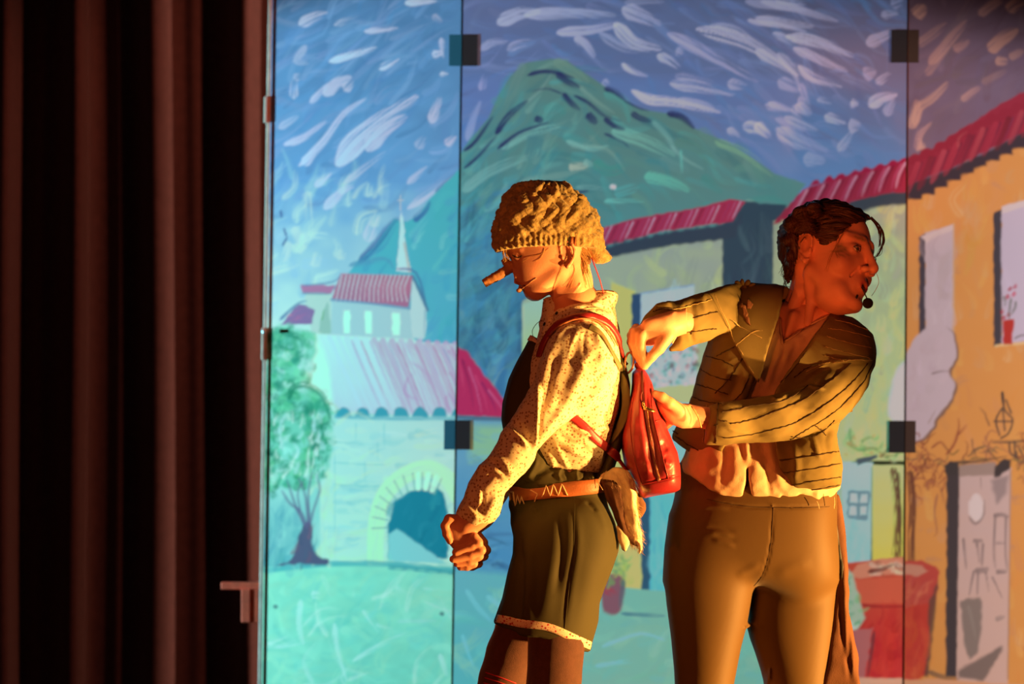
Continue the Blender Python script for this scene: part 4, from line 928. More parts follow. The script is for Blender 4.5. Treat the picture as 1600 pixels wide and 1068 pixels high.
# ---- fist on the near arm (five fingers curled), and its partner behind
def fist(yc):
    v = Vol(WV(678, 900, yc)+np.array([0, -.06, 0]), WV(775, 780, yc)+np.array([0, .06, 0]), .0021)
    v.chain([WV(765, 780, yc), WV(745, 806, yc), WV(728, 822, yc)], [.030, .028, .026], .01)
    v.infl([(713,806),(729,818),(741,833),(745,846),(736,858),(714,864),(702,850),(693,832),(693,815),(702,806)], yc, 1.0, .024, .006)
    f = [([(741,838),(747,847),(738,852),(712,862)], [.0098,.0105,.0100,.0082], -.016), ([(742,846),(751.5,859),(736,866),(708,873)], [.0098,.0108,.0102,.0084], -.012),
         ([(742,854),(748,868),(734,876),(714,880)], [.0095,.0104,.0098,.008], -.002), ([(738,862),(740,880),(730,885),(719,886)], [.0088,.0092,.0086,.0072], .010)]
    for P, r, dy in f: v.chain([WV(x, y, yc+dy) for x, y in P], r, .0035, .003)
    v.chain([WV(722, 812, yc-.006), WV(702, 811, yc-.012), WV(695.5, 821, yc-.014), WV(698, 834, yc-.016), WV(703, 845, yc-.016)], [.013, .0115, .0098, .0092, .0075], .005, .003)
    return v.mesh(1)
Vf, Qf = fist(-.195); Vf2, Qf2 = fist(.16); Vf2[:, 0] += .012
# ---- hidden trunk and legs, one coarse piece down to the shoes
vb = Vol((-.16, -.28, 0), (.36, .28, 1.50), .008)
vb.chain([WV(900, 480, 0), WV(895, 560, 0), WV(880, 680, 0), WV(870, 780, 0)], [.06, .085, .075, .07], .03)
for s_ in (-1, 1):
    vb.cap(WV(898, 540, 0), WV(900, 545, s_*.10), .06, .04, .03)
    vb.chain([WV(902, 550, s_*.11), WV(855, 640, s_*.15), WV(800, 715, s_*.18), WV(752, 795, s_*.19 if s_ < 0 else .165)], [.036, .034, .030, .024], .02)
vb.chain([WV(875, 830, -.04), WV(868, 980, -.07), WV(850, 1130, -.08), WV(852, 1400, -.085), WV(845, 1425, -.085)], [.04, .042, .04, .032, .034], .02)
vb.chain([WV(860, 830, .04), WV(803, 980, .07), WV(768, 1130, .08), WV(795, 1400, .085), WV(788, 1425, .085)], [.04, .042, .04, .032, .034], .02)
vb.cap(WV(845, 1436, -.085), WV(745, 1446, -.09), .032, .022, .01); vb.cap(WV(788, 1436, .085), WV(690, 1446, .09), .032, .022, .01)
Vb, Qb = vb.mesh(1)
V = np.concatenate([Vh, Vf, Vf2, Vb]); Q = np.concatenate([Qh, Qf+len(Vh), Qf2+len(Vh)+len(Vf), Qb+len(Vh)+len(Vf)+len(Vf2)])
body1 = mesh_obj('body', V, Q, skin, p1)
def skin_cols(V, base, lips, spots=()):
    c = np.tile(np.array(base), (len(V), 1)).astype(float); px, py = pxpy(V)
    v = (1+.10*wrinkle(V, 1, 60, 3))[:, None]; c *= v
    for P, wd, col, a in lips:
        d, S, T = pdist(px, py, catmull(P, 4) if len(P) > 2 else P); w_ = (np.clip(1.3-d/wd, 0, 1)*a*(V[:, 1] < V[:, 1].mean()+9))[:, None]; c = c*(1-w_)+np.array(col)*w_
    return c
c1 = skin_cols(V, (.70, .31, .19), [([(804.5,439.5),(809,441.5),(815,443.5)], 2.2, (.52,.13,.11), .9), ([(812,449.5),(817,448),(821,446.5)], 2.4, (.50,.12,.10), .9), ([(809,445.6),(820,445.8)], 1.0, (.10,.02,.02), .9),
    ([(798,387),(806,384),(815,388)], 2.0, (.22,.10,.05), .6), ([(803,399.5),(809,402),(815,399.5)], 1.2, (.06,.03,.02), .9), ([(825,420),(845,425)], 18, (.66,.30,.20), .35)])
setcol(body1, c1)
bvH = bvh(Vh, Qh)
# eyelashes, lock of fringe, stray hairs
tube('eyelashes', drape(bvH, [(801,398),(805,401),(810,402),(815,400)], .0008)[0], .0009, black_m, body1, 5)
def hair_bunch(name, lines, n, r, mat, parent, bv=None, jit_=1.5, lift=.002, ydef=-.05, k=6, wave=.6):
    parts = []
    for L_ in lines:
        for _ in range(n):
            off = np.random.default_rng(len(parts)+11).normal(0, jit_, (len(L_), 2))*np.linspace(.4, 1, len(L_))[:, None]; P_ = np.array(L_)+off
            if bv is not None: C = drape(bv, P_, lift+abs(off[0, 0])*.0004, k, ydef)[0]; C[1:-1] = (C[:-2]+C[1:-1]*2+C[2:])/4
            else: C = np.array([WV(x, y, ydef+off[0, 0]*.001) for x, y in catmull(P_, k)])
            parts.append(tube_data(C, np.linspace(1, .5, len(C))*r, 4))
    return mesh_obj(name, *join(parts), mat, parent)
o = hair_bunch('fringe_lock', [[(787,386),(786.5,396),(789,408)], [(792,386),(792,397),(794,406)]], 7, .0012, hair_blond, p1, None, 1.4, 0, -.030)
o = hair_bunch('nape_hair', [[(896,386),(905,396),(912,412),(916,428)], [(902,386),(912,398),(918,412)], [(908,386),(918,396),(921,408)], [(890,388),(900,402),(908,420),(912,444)]], 16, .0011, hair_blond, p1, None, 3.2, 0, -.040)
o = hair_bunch('loose_strands', [[(858,387),(846,396),(828,402),(815,410)], [(886,400),(880,415),(868,440),(862,458)], [(852,388),(845,402),(835,408)], [(893,400),(898,425),(890,450)]], 2, .0005, hair_blond, p1, bvH, 1.0, .0012)
# ---- wooden nose held on by its bridge
def nose_mesh():
    A = catmull([(803,416),(798,418),(780,429),(765,437.5),(756,443)], 8); n = len(A); C = np.array([WV(x, y, 0) for x, y in A])
    r = np.interp(np.linspace(0, 1, n), [0, .12, .4, .75, .92, 1], [.0105, .0125, .0115, .0098, .0100, .0088])
    r = r*(1+.05*np.sin(np.arange(n)*2.3)+.03*np.sin(np.arange(n)*5.1))
    V, F = tube_data(C, r, 20); V = V+wrinkle(V, .0006, 300, 5)[:, None]*np.array([0, -1, .5]); return V, F
nose = mesh_obj('wooden_nose', *nose_mesh(), nosewood, p1)
mesh_obj('nose_bridge', *tube_data([WV(786, 404, -.002), WV(790, 409, -.002), WV(797, 415, 0), WV(803, 420, 0)], [.006, .009, .0105, .009], 12), nosewood, nose)
# ---- knitted cap
vk = Vol(WV(762, 430, 0)+np.array([0, -.125, 0]), WV(962, 275, 0)+np.array([0, .125, 0]), .0022)
cap_out = [(775,394),(771,384),(769.5,370),(771,346),(776,332),(782,320),(795,300),(806,291),(817,286.5),(830,283),(843,281.5),(856,281.8),(867,283),(878,287),(887,292),(897,299),(906,306),(914,315),(921,323),(929,334),(934,342),(939,353),(941,370),(940,389),(935,420),(900,450),(800,450),(778,420)]
vk.infl(cap_out, 0, 1.04, .105, .004)
cz = lambda x: CAMZ-(np.interp(800+x*700, [770, 785, 800, 820, 866, 915, 960], [396, 391.5, 389, 386.6, 384.6, 386.5, 390])-534)/700
vk.cutz(lambda X, Y: cz(X)+0*Y, True)
vk.F = -vk.F; vk.F = -vk.F
_z = cz(vk.x)[:, None, None]; vk.F = np.maximum(np.where(True, vk.F, 0), (_z-vk.z[None, None, :]).astype(np.float32)) if False else vk.F
vk.F = np.full_like(vk.F, 1.0)
vk.infl(cap_out, 0, 1.04, .105, 0)
vk.F = np.maximum(vk.F, (cz(vk.x)[:, None, None]-vk.z[None, None, :]+0*vk.y[None, :, None]).astype(np.float32))
vk.infl([(897,372),(941,372),(944,386),(957,402),(953,408),(944,411.5),(931,412),(918,396),(900,388)], 0, 1.3, .075, .004)
Vk, Qk = vk.mesh(2); Nk = vnormals(Vk, Qk); px, py = pxpy(Vk)
ax_ = WV(857, 340, 0); th = np.arctan2(Vk[:, 1], -(Vk[:, 0]-ax_[0])); el = (Vk[:, 2]-cz(Vk[:, 0]))
cableN = 9; ph = th*cableN; v_ = el/.034
wv = wrinkle(Vk, .5, 28, 33); strand = np.abs(np.sin(ph+wv+1.0*np.sin(v_*3.1+wv)))**.8*np.abs(np.sin(ph*.5+v_*2.6+wv))**.6
stitch = .35*np.sin(ph*6)*np.sin(el/.0045*3.1)
crown = np.clip((el-.020)/.012, 0, 1); rib = (1-crown)
D = crown*(.0075*strand+.0007*stitch-.002)+rib*(.0016*np.sin(th*46)+.0015)+wrinkle(Vk, .0016, 240, 9)+wrinkle(Vk, .0009, 500, 19)+wrinkle(Vk, .0034, 75, 2)*crown
flap = (px > 905)*(py > 388); D = np.where(flap, .0010*np.sin((px-py)*1.1), D)
Vk = Vk+Nk*(D*np.clip(np.abs(Nk[:, :2]).max(1)*1.6+.2, 0, 1)*(el > .001))[:, None]
cap_o = mesh_obj('knitted_cap', Vk, Qk, hat_m, p1)
bk = bvh(Vk, Qk)
fz = np.random.default_rng(3); parts = []
fi = fz.choice(len(Vk), 7000)
for i in fi:
    a = Vk[i]; d = Nk[i]+fz.normal(0, .8, 3); d /= np.linalg.norm(d); l = fz.uniform(.002, .0055)
    s1 = np.cross(d, (0.3, .9, .1)); s1 *= .00022/np.linalg.norm(s1)
    parts.append(([a-s1, a+s1, a+d*l], [(0, 1, 2)]))
fz_o = mesh_obj('wool_fuzz', *join(parts), hat_m, cap_o); fz_o['kind'] = 'stuff'
C, N = drape(bk, [(891,376),(900,377)], .003, 4, smooth=False)
band('cloth_tag', C, N, .020, .0014, leather_m, cap_o)
tube('tag_edge', drape(bk, [(889.5,366),(889.5,376),(889.5,386)], .003)[0], .0009, black_m, cap_o, 5)
tube('red_cord', [WV(924, 402, -.045), WV(931, 420, -.043), WV(937, 436, -.04), WV(943, 458, -.035)], .0013, red_cord_m, p1, 6)

# ---- shirt
vs = Vol(WV(700, 845, 0)+np.array([0, -.30, 0]), WV(985, 445, 0)+np.array([0, .27, 0]), .0034)
tor = [(856,492),(880,478),(930,476),(958,486),(966,520),(970,550),(971,590),(970,630),(964,660),(956,690),(948,720),(938,745),(900,745),(850,745),(822,745),(812,700),(806,665),(806,640),(812,600),(824,560),(838,530),(846,505)]
vs.infl(tor, 0, 1.45, .140, .01)
vs.cap(WV(905, 515, -.06), WV(905, 515, .06), .050, .050, .03)
vs.infl([(849,470),(851,465),(861,463),(890,458),(922,453),(945,451.5),(960,454),(966,459),(965,470),(961,480),(963,495),(964,520),(900,530),(850,520),(842,505),(846,492)], 0, 1.05, .066, .012)
vs.ell(WV(893, 454, 0), (.052, .050, .020), .006, None, 'sub')
arm = [(872,512),(890,503),(910,499),(932,506),(950,528),(959,556),(960,590),(952,618),(932,634),(911,642),(891,656),(864,676),(848,692),(838,703),(834,718),(826,730),(808,748),(798,760),(788,770),(785,789),(781,803),(772,814),(753,822),(742,836),(725,822),(710.5,803),(717,790),(725,776),(732,754),(742,738),(748,728),(764,710),(775,693),(782,676),(798,656),(806,643),(821,618),(833,600),(839,585),(844,561),(858,532)]
Vto, Qto = vs.mesh(1)
vs.infl(arm, [(905,530,-.10),(880,600,-.14),(830,670,-.175),(790,720,-.195),(740,800,-.195)], 1.0, .075, .008)
vs.chain([WV(902, 540, .12), WV(858, 635, .16), WV(808, 705, .165), WV(762, 785, .16)], [.060, .050, .042, .032], .02)
# cuff opening
vs.cutz(lambda X, Y: np.where(X < WV(760, 0, -.19)[0], CAMZ-((802+((800+X*716)-710)*.98)-534)/716, -9.)+0*Y, False)
Vs, Qs = vs.mesh(2)
FL = [([(870,520),(858,560),(845,610),(838,660)], 7, .006, 1), ([(905,520),(890,570),(872,620)], 8, -.005), ([(843,590),(841,640),(836,690),(830,712)], 3.2, .010, 1), ([(920,540),(905,590),(880,640),(850,672)], 8, .004, -1),
      ([(793,666),(806,676),(818,690),(826,706)], 4, .008, 1), ([(800,655),(815,668),(828,690)], 4, -.005), ([(760,716),(778,716),(790,726),(800,748)], 5, .007, -1), ([(745,735),(762,728),(782,738)], 5, .006), ([(752,752),(770,742),(786,752)], 4, -.006), ([(748,762),(750,780),(744,800)], 3, .006, 1), ([(722,788),(735,795),(748,812)], 3, .004), ([(730,770),(746,790),(760,812)], 3.5, -.004), ([(775,770),(768,790),(756,808)], 5, .004),
      ([(735,776),(728,790),(716,800)], 3, .003), ([(952,560),(935,590),(915,612)], 6, -.004), ([(948,600),(925,622),(902,640)], 5, .005), ([(900,560),(920,585),(948,592)], 4, .003), ([(930,520),(940,550),(942,580)], 6, .004),
      ([(885,662),(910,672),(935,690)], 5, .006), ([(870,680),(900,695),(940,705)], 4, -.006), ([(880,695),(905,708),(938,716)], 3.5, .006), ([(865,690),(880,715),(890,735)], 4, .006), ([(905,690),(925,715),(935,735)], 4, -.005), ([(850,700),(862,715),(866,735)], 4, .005), ([(920,672),(940,668),(955,672)], 4, .007), ([(940,640),(950,660),(958,672)], 4, -.006),
      ([(852,492),(880,488),(910,478),(935,476),(958,482)], 4, .005, -1), ([(862,500),(885,492),(905,490)], 4, .004), ([(850,485),(856,505),(845,530)], 4, .005), ([(870,478),(862,495),(852,520)], 4, -.004), ([(915,478),(940,486),(960,500)], 4, .004), ([(935,465),(930,478)], 6, .003), ([(900,482),(925,492),(950,510)], 4, -.004),
      ([(930,520),(955,560),(966,600)], 5, .003), ([(900,506),(885,512),(866,530)], 3, .004), ([(905,512),(893,540),(886,570)], 3, .003), ([(916,512),(912,535),(915,560)], 3, -.003), ([(930,512),(934,535)], 3, .003),
      ([(864,540),(862,580),(852,625),(842,650)], 4, -.004), ([(880,640),(862,660),(845,684)], 4, .004)]
Vs = folds(Vs, Qs, FL); Ns = vnormals(Vs, Qs); Vs = Vs+Ns*(wrinkle(Vs, .0011, 75, 4)+wrinkle(Vs, .0006, 160, 8))[:, None]
shirt = mesh_obj('flower_print_shirt', Vs, Qs, shirt_m, p1); bs = bvh(Vs, Qs)
for p in ((870.5,489.5),(851.5,506.5)):
    r = hit(bs, *p, .002); R_ = Vector(r[1]).to_track_quat('Z', 'Y').to_matrix()
    ball('button', r[0], .0045, black_m, shirt, 12, (1, 1, .45), np.array(R_))
tube('collar_edge', drape(bs, [(850,468),(862,465.5),(890,461.5),(922,457.5),(945,455.5),(962,458.5)], .001)[0], .0016, shirt_m, shirt, 6)
tube('yoke_stitch', drape(bs, [(858,494),(880,490),(905,484),(930,481),(955,486)], .0008)[0], .0006, lace_m, shirt, 4)

# ---- green dungaree shorts: bib, waist, legs, ribbon
vg = Vol(WV(755, 1040, 0)+np.array([0, -.24, 0]), WV(995, 515, 0)+np.array([0, .24, 0]), .0036)
vg.infl([(830,523),(846,532),(852,560),(856,640),(870,700),(890,770),(802,772),(797,725),(787,676),(783.5,655),(785,629),(794,592),(811,558)], 0, 1.9, .155, .01)
vg.infl([(800,772),(802,752),(812,728),(833,706),(850,709),(866,714),(878,723),(910,723),(930,730),(948,742),(950,775),(940,790),(798,790)], 0, 1.9, .150, .01)
vg.infl([(945,700),(960,664),(968,629),(968,590),(962,545),(972,548),(980,572),(986,600),(986,630),(982,655),(972,700),(960,735),(940,765),(928,750)], 0, 3.5, .12, .01)
sh = [(798,782),(797.5,817),(802,838),(801,865),(794,893),(785.4,934),(775,962),(767,981),(758,1050),(800,1075),(880,1075),(924,1060),(922,1024),(925,1003),(935,969),(937,941),(944,920.5),(957.7,886),(966,862),(968,844.7),(961,814),(948,785),(936,765),(860,768)]
vg.infl(sh, 0, 1.75, .168, .02)
hz = lambda x: CAMZ-(np.interp(800+x*715, [760, 767, 790, 806, 812, 841, 872, 896, 922], [978, 980, 987, 990, 996, 998, 1006, 1018.6, 1026])-534)/715
vg.F = np.maximum(vg.F, (hz(vg.x)[:, None, None]-vg.z[None, None, :]+0*vg.y[None, :, None]).astype(np.float32))
Vg, Qg = vg.mesh(2)
FG = [([(895,790),(898,850),(888,910),(878,985)], 3, -.0025), ([(901,790),(904,850),(896,910),(886,985)], 7, .002), ([(812,830),(815,900),(811,985)], 5, -.007), ([(822,815),(828,890),(822,985)], 9, .006), ([(858,800),(862,850),(856,920),(848,985)], 14, .004), ([(875,800),(878,860),(868,930)], 6, -.005), ([(800,870),(790,930),(783,975)], 5, .004),
      ([(840,712),(835,728),(822,748)], 4, .005), ([(862,720),(850,735),(830,748)], 5, -.006), ([(880,728),(872,742),(880,752)], 3, .006), ([(893,728),(888,742),(895,752)], 3, -.006), ([(905,728),(900,742),(906,752)], 3, .006), ([(918,732),(914,745),(918,752)], 3, -.006), ([(868,722),(900,728),(930,740)], 3, .006, 1), ([(927,738),(924,750)], 3, .005), ([(850,740),(880,736),(905,738)], 4, .004),
      ([(915,782),(925,790),(932,800)], 3, -.004), ([(918,778),(935,800),(950,840)], 5, .003), ([(830,790),(840,800)], 4, .003), ([(845,780),(850,810)], 5, -.003), ([(820,560),(800,610),(795,650)], 6, .004), ([(828,580),(810,630)], 4, -.004)]
Vg = folds(Vg, Qg, FG); Ng = vnormals(Vg, Qg); Vg = Vg+Ng*wrinkle(Vg, .0012, 45, 14, (1, 1, .4))[:, None]
shorts = mesh_obj('green_dungaree_shorts', Vg, Qg, green_m, p1); bg = bvh(Vg, Qg)
# flowered ribbon near the hem
def ribbon_mat():
    m = M('flowered_ribbon', (.82, .62, .48), .7, .2, 800); nt = m.node_tree; b = nt.nodes['Principled BSDF']; tc = nt.nodes['Texture Coordinate']
    mp_ = nt.nodes.new('ShaderNodeMapping'); mp_.inputs['Scale'].default_value = (1, .1, 1); nt.links.new(tc.outputs['Object'], mp_.inputs[0])
    last = None
    for s_, thr, c in ((130, .30, (.50, .02, .04)), (170, .20, (.60, .25, .04)), (210, .18, (.40, .02, .08))):
        v = nt.nodes.new('ShaderNodeTexVoronoi'); v.inputs['Scale'].default_value = s_; nt.links.new(mp_.outputs[0], v.inputs['Vector'])
        t = nt.nodes.new('ShaderNodeMath'); t.operation = 'LESS_THAN'; t.inputs[1].default_value = thr; nt.links.new(v.outputs['Distance'], t.inputs[0])
        mx = nt.nodes.new('ShaderNodeMix'); mx.data_type = 'RGBA'; nt.links.new(t.outputs[0], mx.inputs[0]); mx.inputs[7].default_value = (*c, 1)
        if last is None: mx.inputs[6].default_value = (.84, .66, .52, 1)
        else: nt.links.new(last, mx.inputs[6])
        last = mx.outputs[2]
    nt.links.new(last, b.inputs['Base Color']); return m
ribbon_m = ribbon_mat()
strap('hem_ribbon', bg, [(776.5,965.8),(790,968),(811,973),(830,975),(850,977.5),(868,983),(886,991),(905,1000),(922.5,1008)], .0185, .0015, ribbon_m, shorts, .0012, 4)
strap('bib_ribbon', bg, [(828,528),(833,531),(840,536)], .014, .002, ribbon_m, shorts, .0022, 4)
tube('side_seam', drape(bg, [(898,778),(897.5,820),(896,860),(890,910),(882,985)], .0002)[0], .0008, green_m, shorts, 5)
bx_ = [([(833,702),(829,680),(827,668)])]
# stockings
vt = Vol(WV(735, 1100, 0)+np.array([0, -.17, -.55]), WV(935, 940, 0)+np.array([0, .17, 0]), .005)
vt.chain([WV(872, 960, -.075), WV(866, 1060, -.075), WV(850, 1130, -.08), WV(851, 1260, -.09), WV(852, 1400, -.085)], [.0665, .0600, .052, .050, .037], .01)
vt.chain([WV(824, 960, .065), WV(799, 1020, .07), WV(786, 1060, .07), WV(768, 1130, .08), WV(790, 1260, .08), WV(795, 1400, .085)], [.058, .056, .054, .051, .050, .037], .01)
vt.cap(WV(872, 955, -.07), WV(830, 955, .06), .045, .045, .02)
Vt, Qt = vt.mesh(2)
stk = mesh_obj('knitted_stockings', Vt, Qt, stock_m, p1); bt = bvh(Vt, Qt)
for dy in (0, 8, 16, 24): tube('red_stripe', drape(bt, [(759-dy*.2,1050+dy),(785,1059+dy),(806,1067+dy)], .0003)[0], .0016, red_cord_m, stk, 5)
for dx in (0, 1):
    c = WV((800, 742)[dx], 1440, (-.088, .088)[dx])
    vsh = Vol((c[0]-.10, c[1]-.07, 0), (c[0]+.12, c[1]+.07, .14), .005); vsh.cap((c[0]+.05, c[1], .05), (c[0]-.04, c[1], .032), .046, .036, .02); vsh.cap((c[0]+.065, c[1], .05), (c[0]+.06, c[1], .09), .045, .045, .02)
    vsh.F = np.maximum(vsh.F, (.004-vsh.z)[None, None, :].astype(np.float32)+0*vsh.F); Vx, Qx = vsh.mesh(1); mesh_obj('shoe', Vx, Qx, darkbrown_m, p1)

# ---- belt all the way round, its buckle and lacing
def ring(bv, cx, cyy, zf, n=64, lift=.002, a0=0, a1=360):
    C = []; N = []
    for a in np.linspace(math.radians(a0), math.radians(a1), n):
        d = np.array([math.cos(a), math.sin(a), 0]); p = None; z = zf(cx)
        for _ in range(3):
            o_ = np.array([cx, cyy, z])+d*.6; L, nn, i, ds = bv.ray_cast(Vector(o_), Vector(-d)); z = zf(L[0]) if L is not None else z
        C.append(np.array(L)+d*lift); N.append(d)
    return np.array(C), np.array(N)
bzf = lambda x: CAMZ-(777.0-(800+x*717-790)*.098-534)/717
C, N = ring(bg, WV(866, 0, 0)[0], 0, bzf, 72); C[:, :2] = (np.roll(C, 1, 0)+C*2+np.roll(C, -1, 0))[:, :2]/4 if False else C[:, :2]
for _ in range(3): C[1:-1] = (C[:-2]+C[1:-1]*2+C[2:])/4
belt = band('leather_belt', C, N, .0335, .004, leather_m, p1)
V_ = np.array([v.co[:] for v in belt.data.vertices]); bb = BVHTree.FromPolygons([tuple(v) for v in V_], [tuple(p.vertices) for p in belt.data.polygons])
def lace(P, nm='lacing', r=.0014): return tube(nm, drape(bb, P, r*.6, 4, smooth=False)[0], r, lace_m, belt, 6)
lace([(802,772.5),(806,789),(809,773),(812.5,787),(815,775),(819,787)]); lace([(829,765),(840,771.5),(835,783.5)]); lace([(847,776.5),(853.5,758),(859.5,774.6),(864.5,756.5),(872,773.5),(878,755.5),(886.5,773.5)])
tube('buckle', drape(bb, [(797,769),(800,795),(806,794.5),(803,768),(797,769)], .002, 4, smooth=False)[0], .002, lace_m, belt, 8)
for p in ((792.5,781),(794,787)):
    r = hit(bb, *p, .0003)
    if r: ball('belt_hole', r[0], .0013, black_m, belt, 8)

# ---- hunting pouch with flap and fur hanging at the back of the belt
pouch = root('belt_pouch', 'brown suede pouch with a cream fur tail hanging at the back of the belt', 'pouch', tuple(WV(975, 860, -.02)))
def slab(P, yc, T, mat, name, parent, sc=1.0, h=.0028, fl=None, wr=.001, box_y=.09, seed=1):
    P_ = np.array(P); ym = yc if not isinstance(yc, (list, tuple)) else float(np.mean([q[2] for q in yc]))
    v = Vol(WV(P_[:, 0].min()-6, P_[:, 1].max()+6, ym)+np.array([0, -box_y, 0]), WV(P_[:, 0].max()+6, P_[:, 1].min()-6, ym)+np.array([0, box_y, 0]), h)
    v.infl(P, yc, sc, T, 0, y0=ym); V, Q = v.mesh(2)
    if fl: V = folds(V, Q, fl)
    V = V+vnormals(V, Q)*wrinkle(V, wr, 90, seed)[:, None]
    return mesh_obj(name, V, Q, mat, parent), bvh(V, Q), V, Q
slab([(990,762),(1002,775),(1010,786),(1009,796),(1003,806),(996,812),(984,800),(975,775),(978,764)], .03, .02, darkbrown_m, 'pouch_body', pouch, seed=2)
fo, bf, Vq, Qq = slab([(936,742),(946,734),(960,729),(972,731),(982,737),(990,748),(995,768),(995,795),(998,820),(1003,835),(1004,848),(1002.5,860),(998,866),(999,853),(990,852),(984,850),(980,835),(972,805),(966,780),(950,760)], -.050, .020, fur_m, 'fur_flap', pouch, fl=[([(965,735),(985,765),(990,800),(1000,845)], 5, .005), ([(955,735),(972,750),(980,780)], 4, -.004)])
parts = []; r8 = np.random.default_rng(8)
for i in r8.choice(len(Vq), 900):
    a = Vq[i]; d = np.array([r8.normal(.35, .35), r8.normal(-.3, .3), r8.normal(-1, .4)]); d /= np.linalg.norm(d); l = r8.uniform(.008, .020); s1 = np.cross(d, (.2, 1, 0)); s1 *= .0005/np.linalg.norm(s1); m_ = a+d*l*.5+r8.normal(0, .0012, 3)
    parts.append(([a-s1, a+s1, m_+s1*.7, m_-s1*.7, a+d*l+np.array([.001, 0, -.002])], [(0,1,2,3), (3,2,4)]))
fs = mesh_obj('fur_tufts', *join(parts), fur_m, fo); fs['kind'] = 'stuff'
slab([(937,749),(950,747),(960,746),(967,752),(972,763),(975,785),(976,805),(980,826),(990,838),(1001,849),(999,855),(988,851),(981,846),(976,858),(978,863),(971,858),(966,840),(965,822),(957,800),(946,775)], -.060, .012, M('shaded_suede', (.085, .032, .014), .9, .4, 500, .2, 30), 'suede_flap', pouch, fl=[([(955,765),(968,805),(978,840)], 3, .003), ([(945,755),(960,790)], 3, -.003)], seed=5)  # flap suede is the brown suede darkened, its shade put into the colour
slab([(962,818),(974,826),(983,838),(985,848),(978,862),(972,858),(966,842)], -.066, .008, fur_m, 'turned_corner', pouch, seed=6)
for P_ in ([(940,742),(935,752),(942,765)], [(944,738),(938,748),(935,756)], [(948,735),(941,744)]): tube('thong', [WV(x, y, -.075) for x, y in catmull(P_, 4)], .0008, lace_m, pouch, 5)
# ------------------------------------------------------------ red backpack
bag = root('backpack', 'red leather backpack with brass zip pull worn by the person in the cap', 'backpack', tuple(WV(1020, 770, 0)))
vg2 = Vol(WV(960, 790, 0)+np.array([0, -.15, 0]), WV(1072, 565, 0)+np.array([0, .15, 0]), .0028)
bagp = [(1000,575),(1006,576),(1014,585),(1019,598),(1021,614),(1026,634),(1034,652),(1042,670),(1051,690),(1058,705),(1062,728),(1064,750),(1063,764),(1055,768),(1030,773),(1006,778),(1001,774),(996,763),(986,745),(977,728),(970.5,700),(972,670),(977,645),(984,622),(987,598),(988,582),(994,577)]
vg2.infl(bagp, 0, 3.4, .115, .01)
vg2.ell(WV(1000, 570, 0), (.012, .012, .01), .004)
Vb2, Qb2 = vg2.mesh(2)
FB = [([(1003,585),(1006,640),(1014,690),(1024,752)], 2.6, -.006), ([(1010,590),(1013,640),(1022,690),(1032,750)], 2.6, -.005), ([(997,600),(1000,650),(1006,700),(1016,755)], 4, .003), ([(1018,640),(1028,680),(1042,750)], 6, .004), ([(1003,755),(1030,750),(1062,743)], 2.2, -.004), ([(1018,636),(1030,648),(1036,655)], 3, -.003), ([(990,610),(992,650),(996,680)], 5, .004), ([(982,640),(984,680),(988,720),(998,750)], 4, -.003), ([(1030,690),(1042,706)], 6, -.004), ([(1036,720),(1050,728)], 6, .004), ([(1008,720),(1014,740)], 5, .003)]
Vb2 = folds(Vb2, Qb2, FB); Vb2 = Vb2+vnormals(Vb2, Qb2)*wrinkle(Vb2, .0013, 60, 21)[:, None]
bagb = mesh_obj('bag_body', Vb2, Qb2, red_leather, bag); bb2 = bvh(Vb2, Qb2)
brass = M('brass_zip', (.55, .38, .16), .35, metal=1); zipm = M('dark_zip_tape', (.16, .03, .03), .7)
strap('zip_tape', bb2, [(1003,580),(1005,620),(1011,665),(1019,710),(1029,752)], .006, .0012, zipm, bag, .0008, 8)
teeth = []; C, N = drape(bb2, [(1010,636),(1014,665),(1021,710),(1031,750)], .0012, 22)
for i in range(0, len(C)-1, 1):
    d = C[min(i+1, len(C)-1)]-C[i]; u = np.cross(N[i], d); u /= np.linalg.norm(u)+1e-9; teeth.append(tube_data([C[i]-u*.0017, C[i]+u*.0017], .0007, 4))
to = mesh_obj('zip_teeth', *join(teeth), brass, bag); to['kind'] = 'stuff'
tube('zip_slider', drape(bb2, [(1003,628),(1005,633),(1009,637)], .003)[0], .0028, brass, bag, 8)
tube('zip_cord', drape(bb2, [(1003,612),(1001,622),(1004,632)], .002)[0], .0011, zipm, bag, 6)
C, N = drape(bb2, [(1007,638),(1021,643)], .004, 3, smooth=False); band('zip_pull', C, N, .008, .0016, brass, bag)
for P_ in ([(1003,757),(1030,751),(1062,744)], [(1017,600),(1019,640),(1030,690),(1044,748)], [(990,620),(985,660),(990,710),(1003,755)], [(1024,658),(1034,656),(1040,664)]):
    tube('piping', drape(bb2, P_, .0006, 8)[0], .0011, M('red_piping', (.42, .02, .03), .5) if P_[0][0] == 1003 else red_leather, bag, 6)
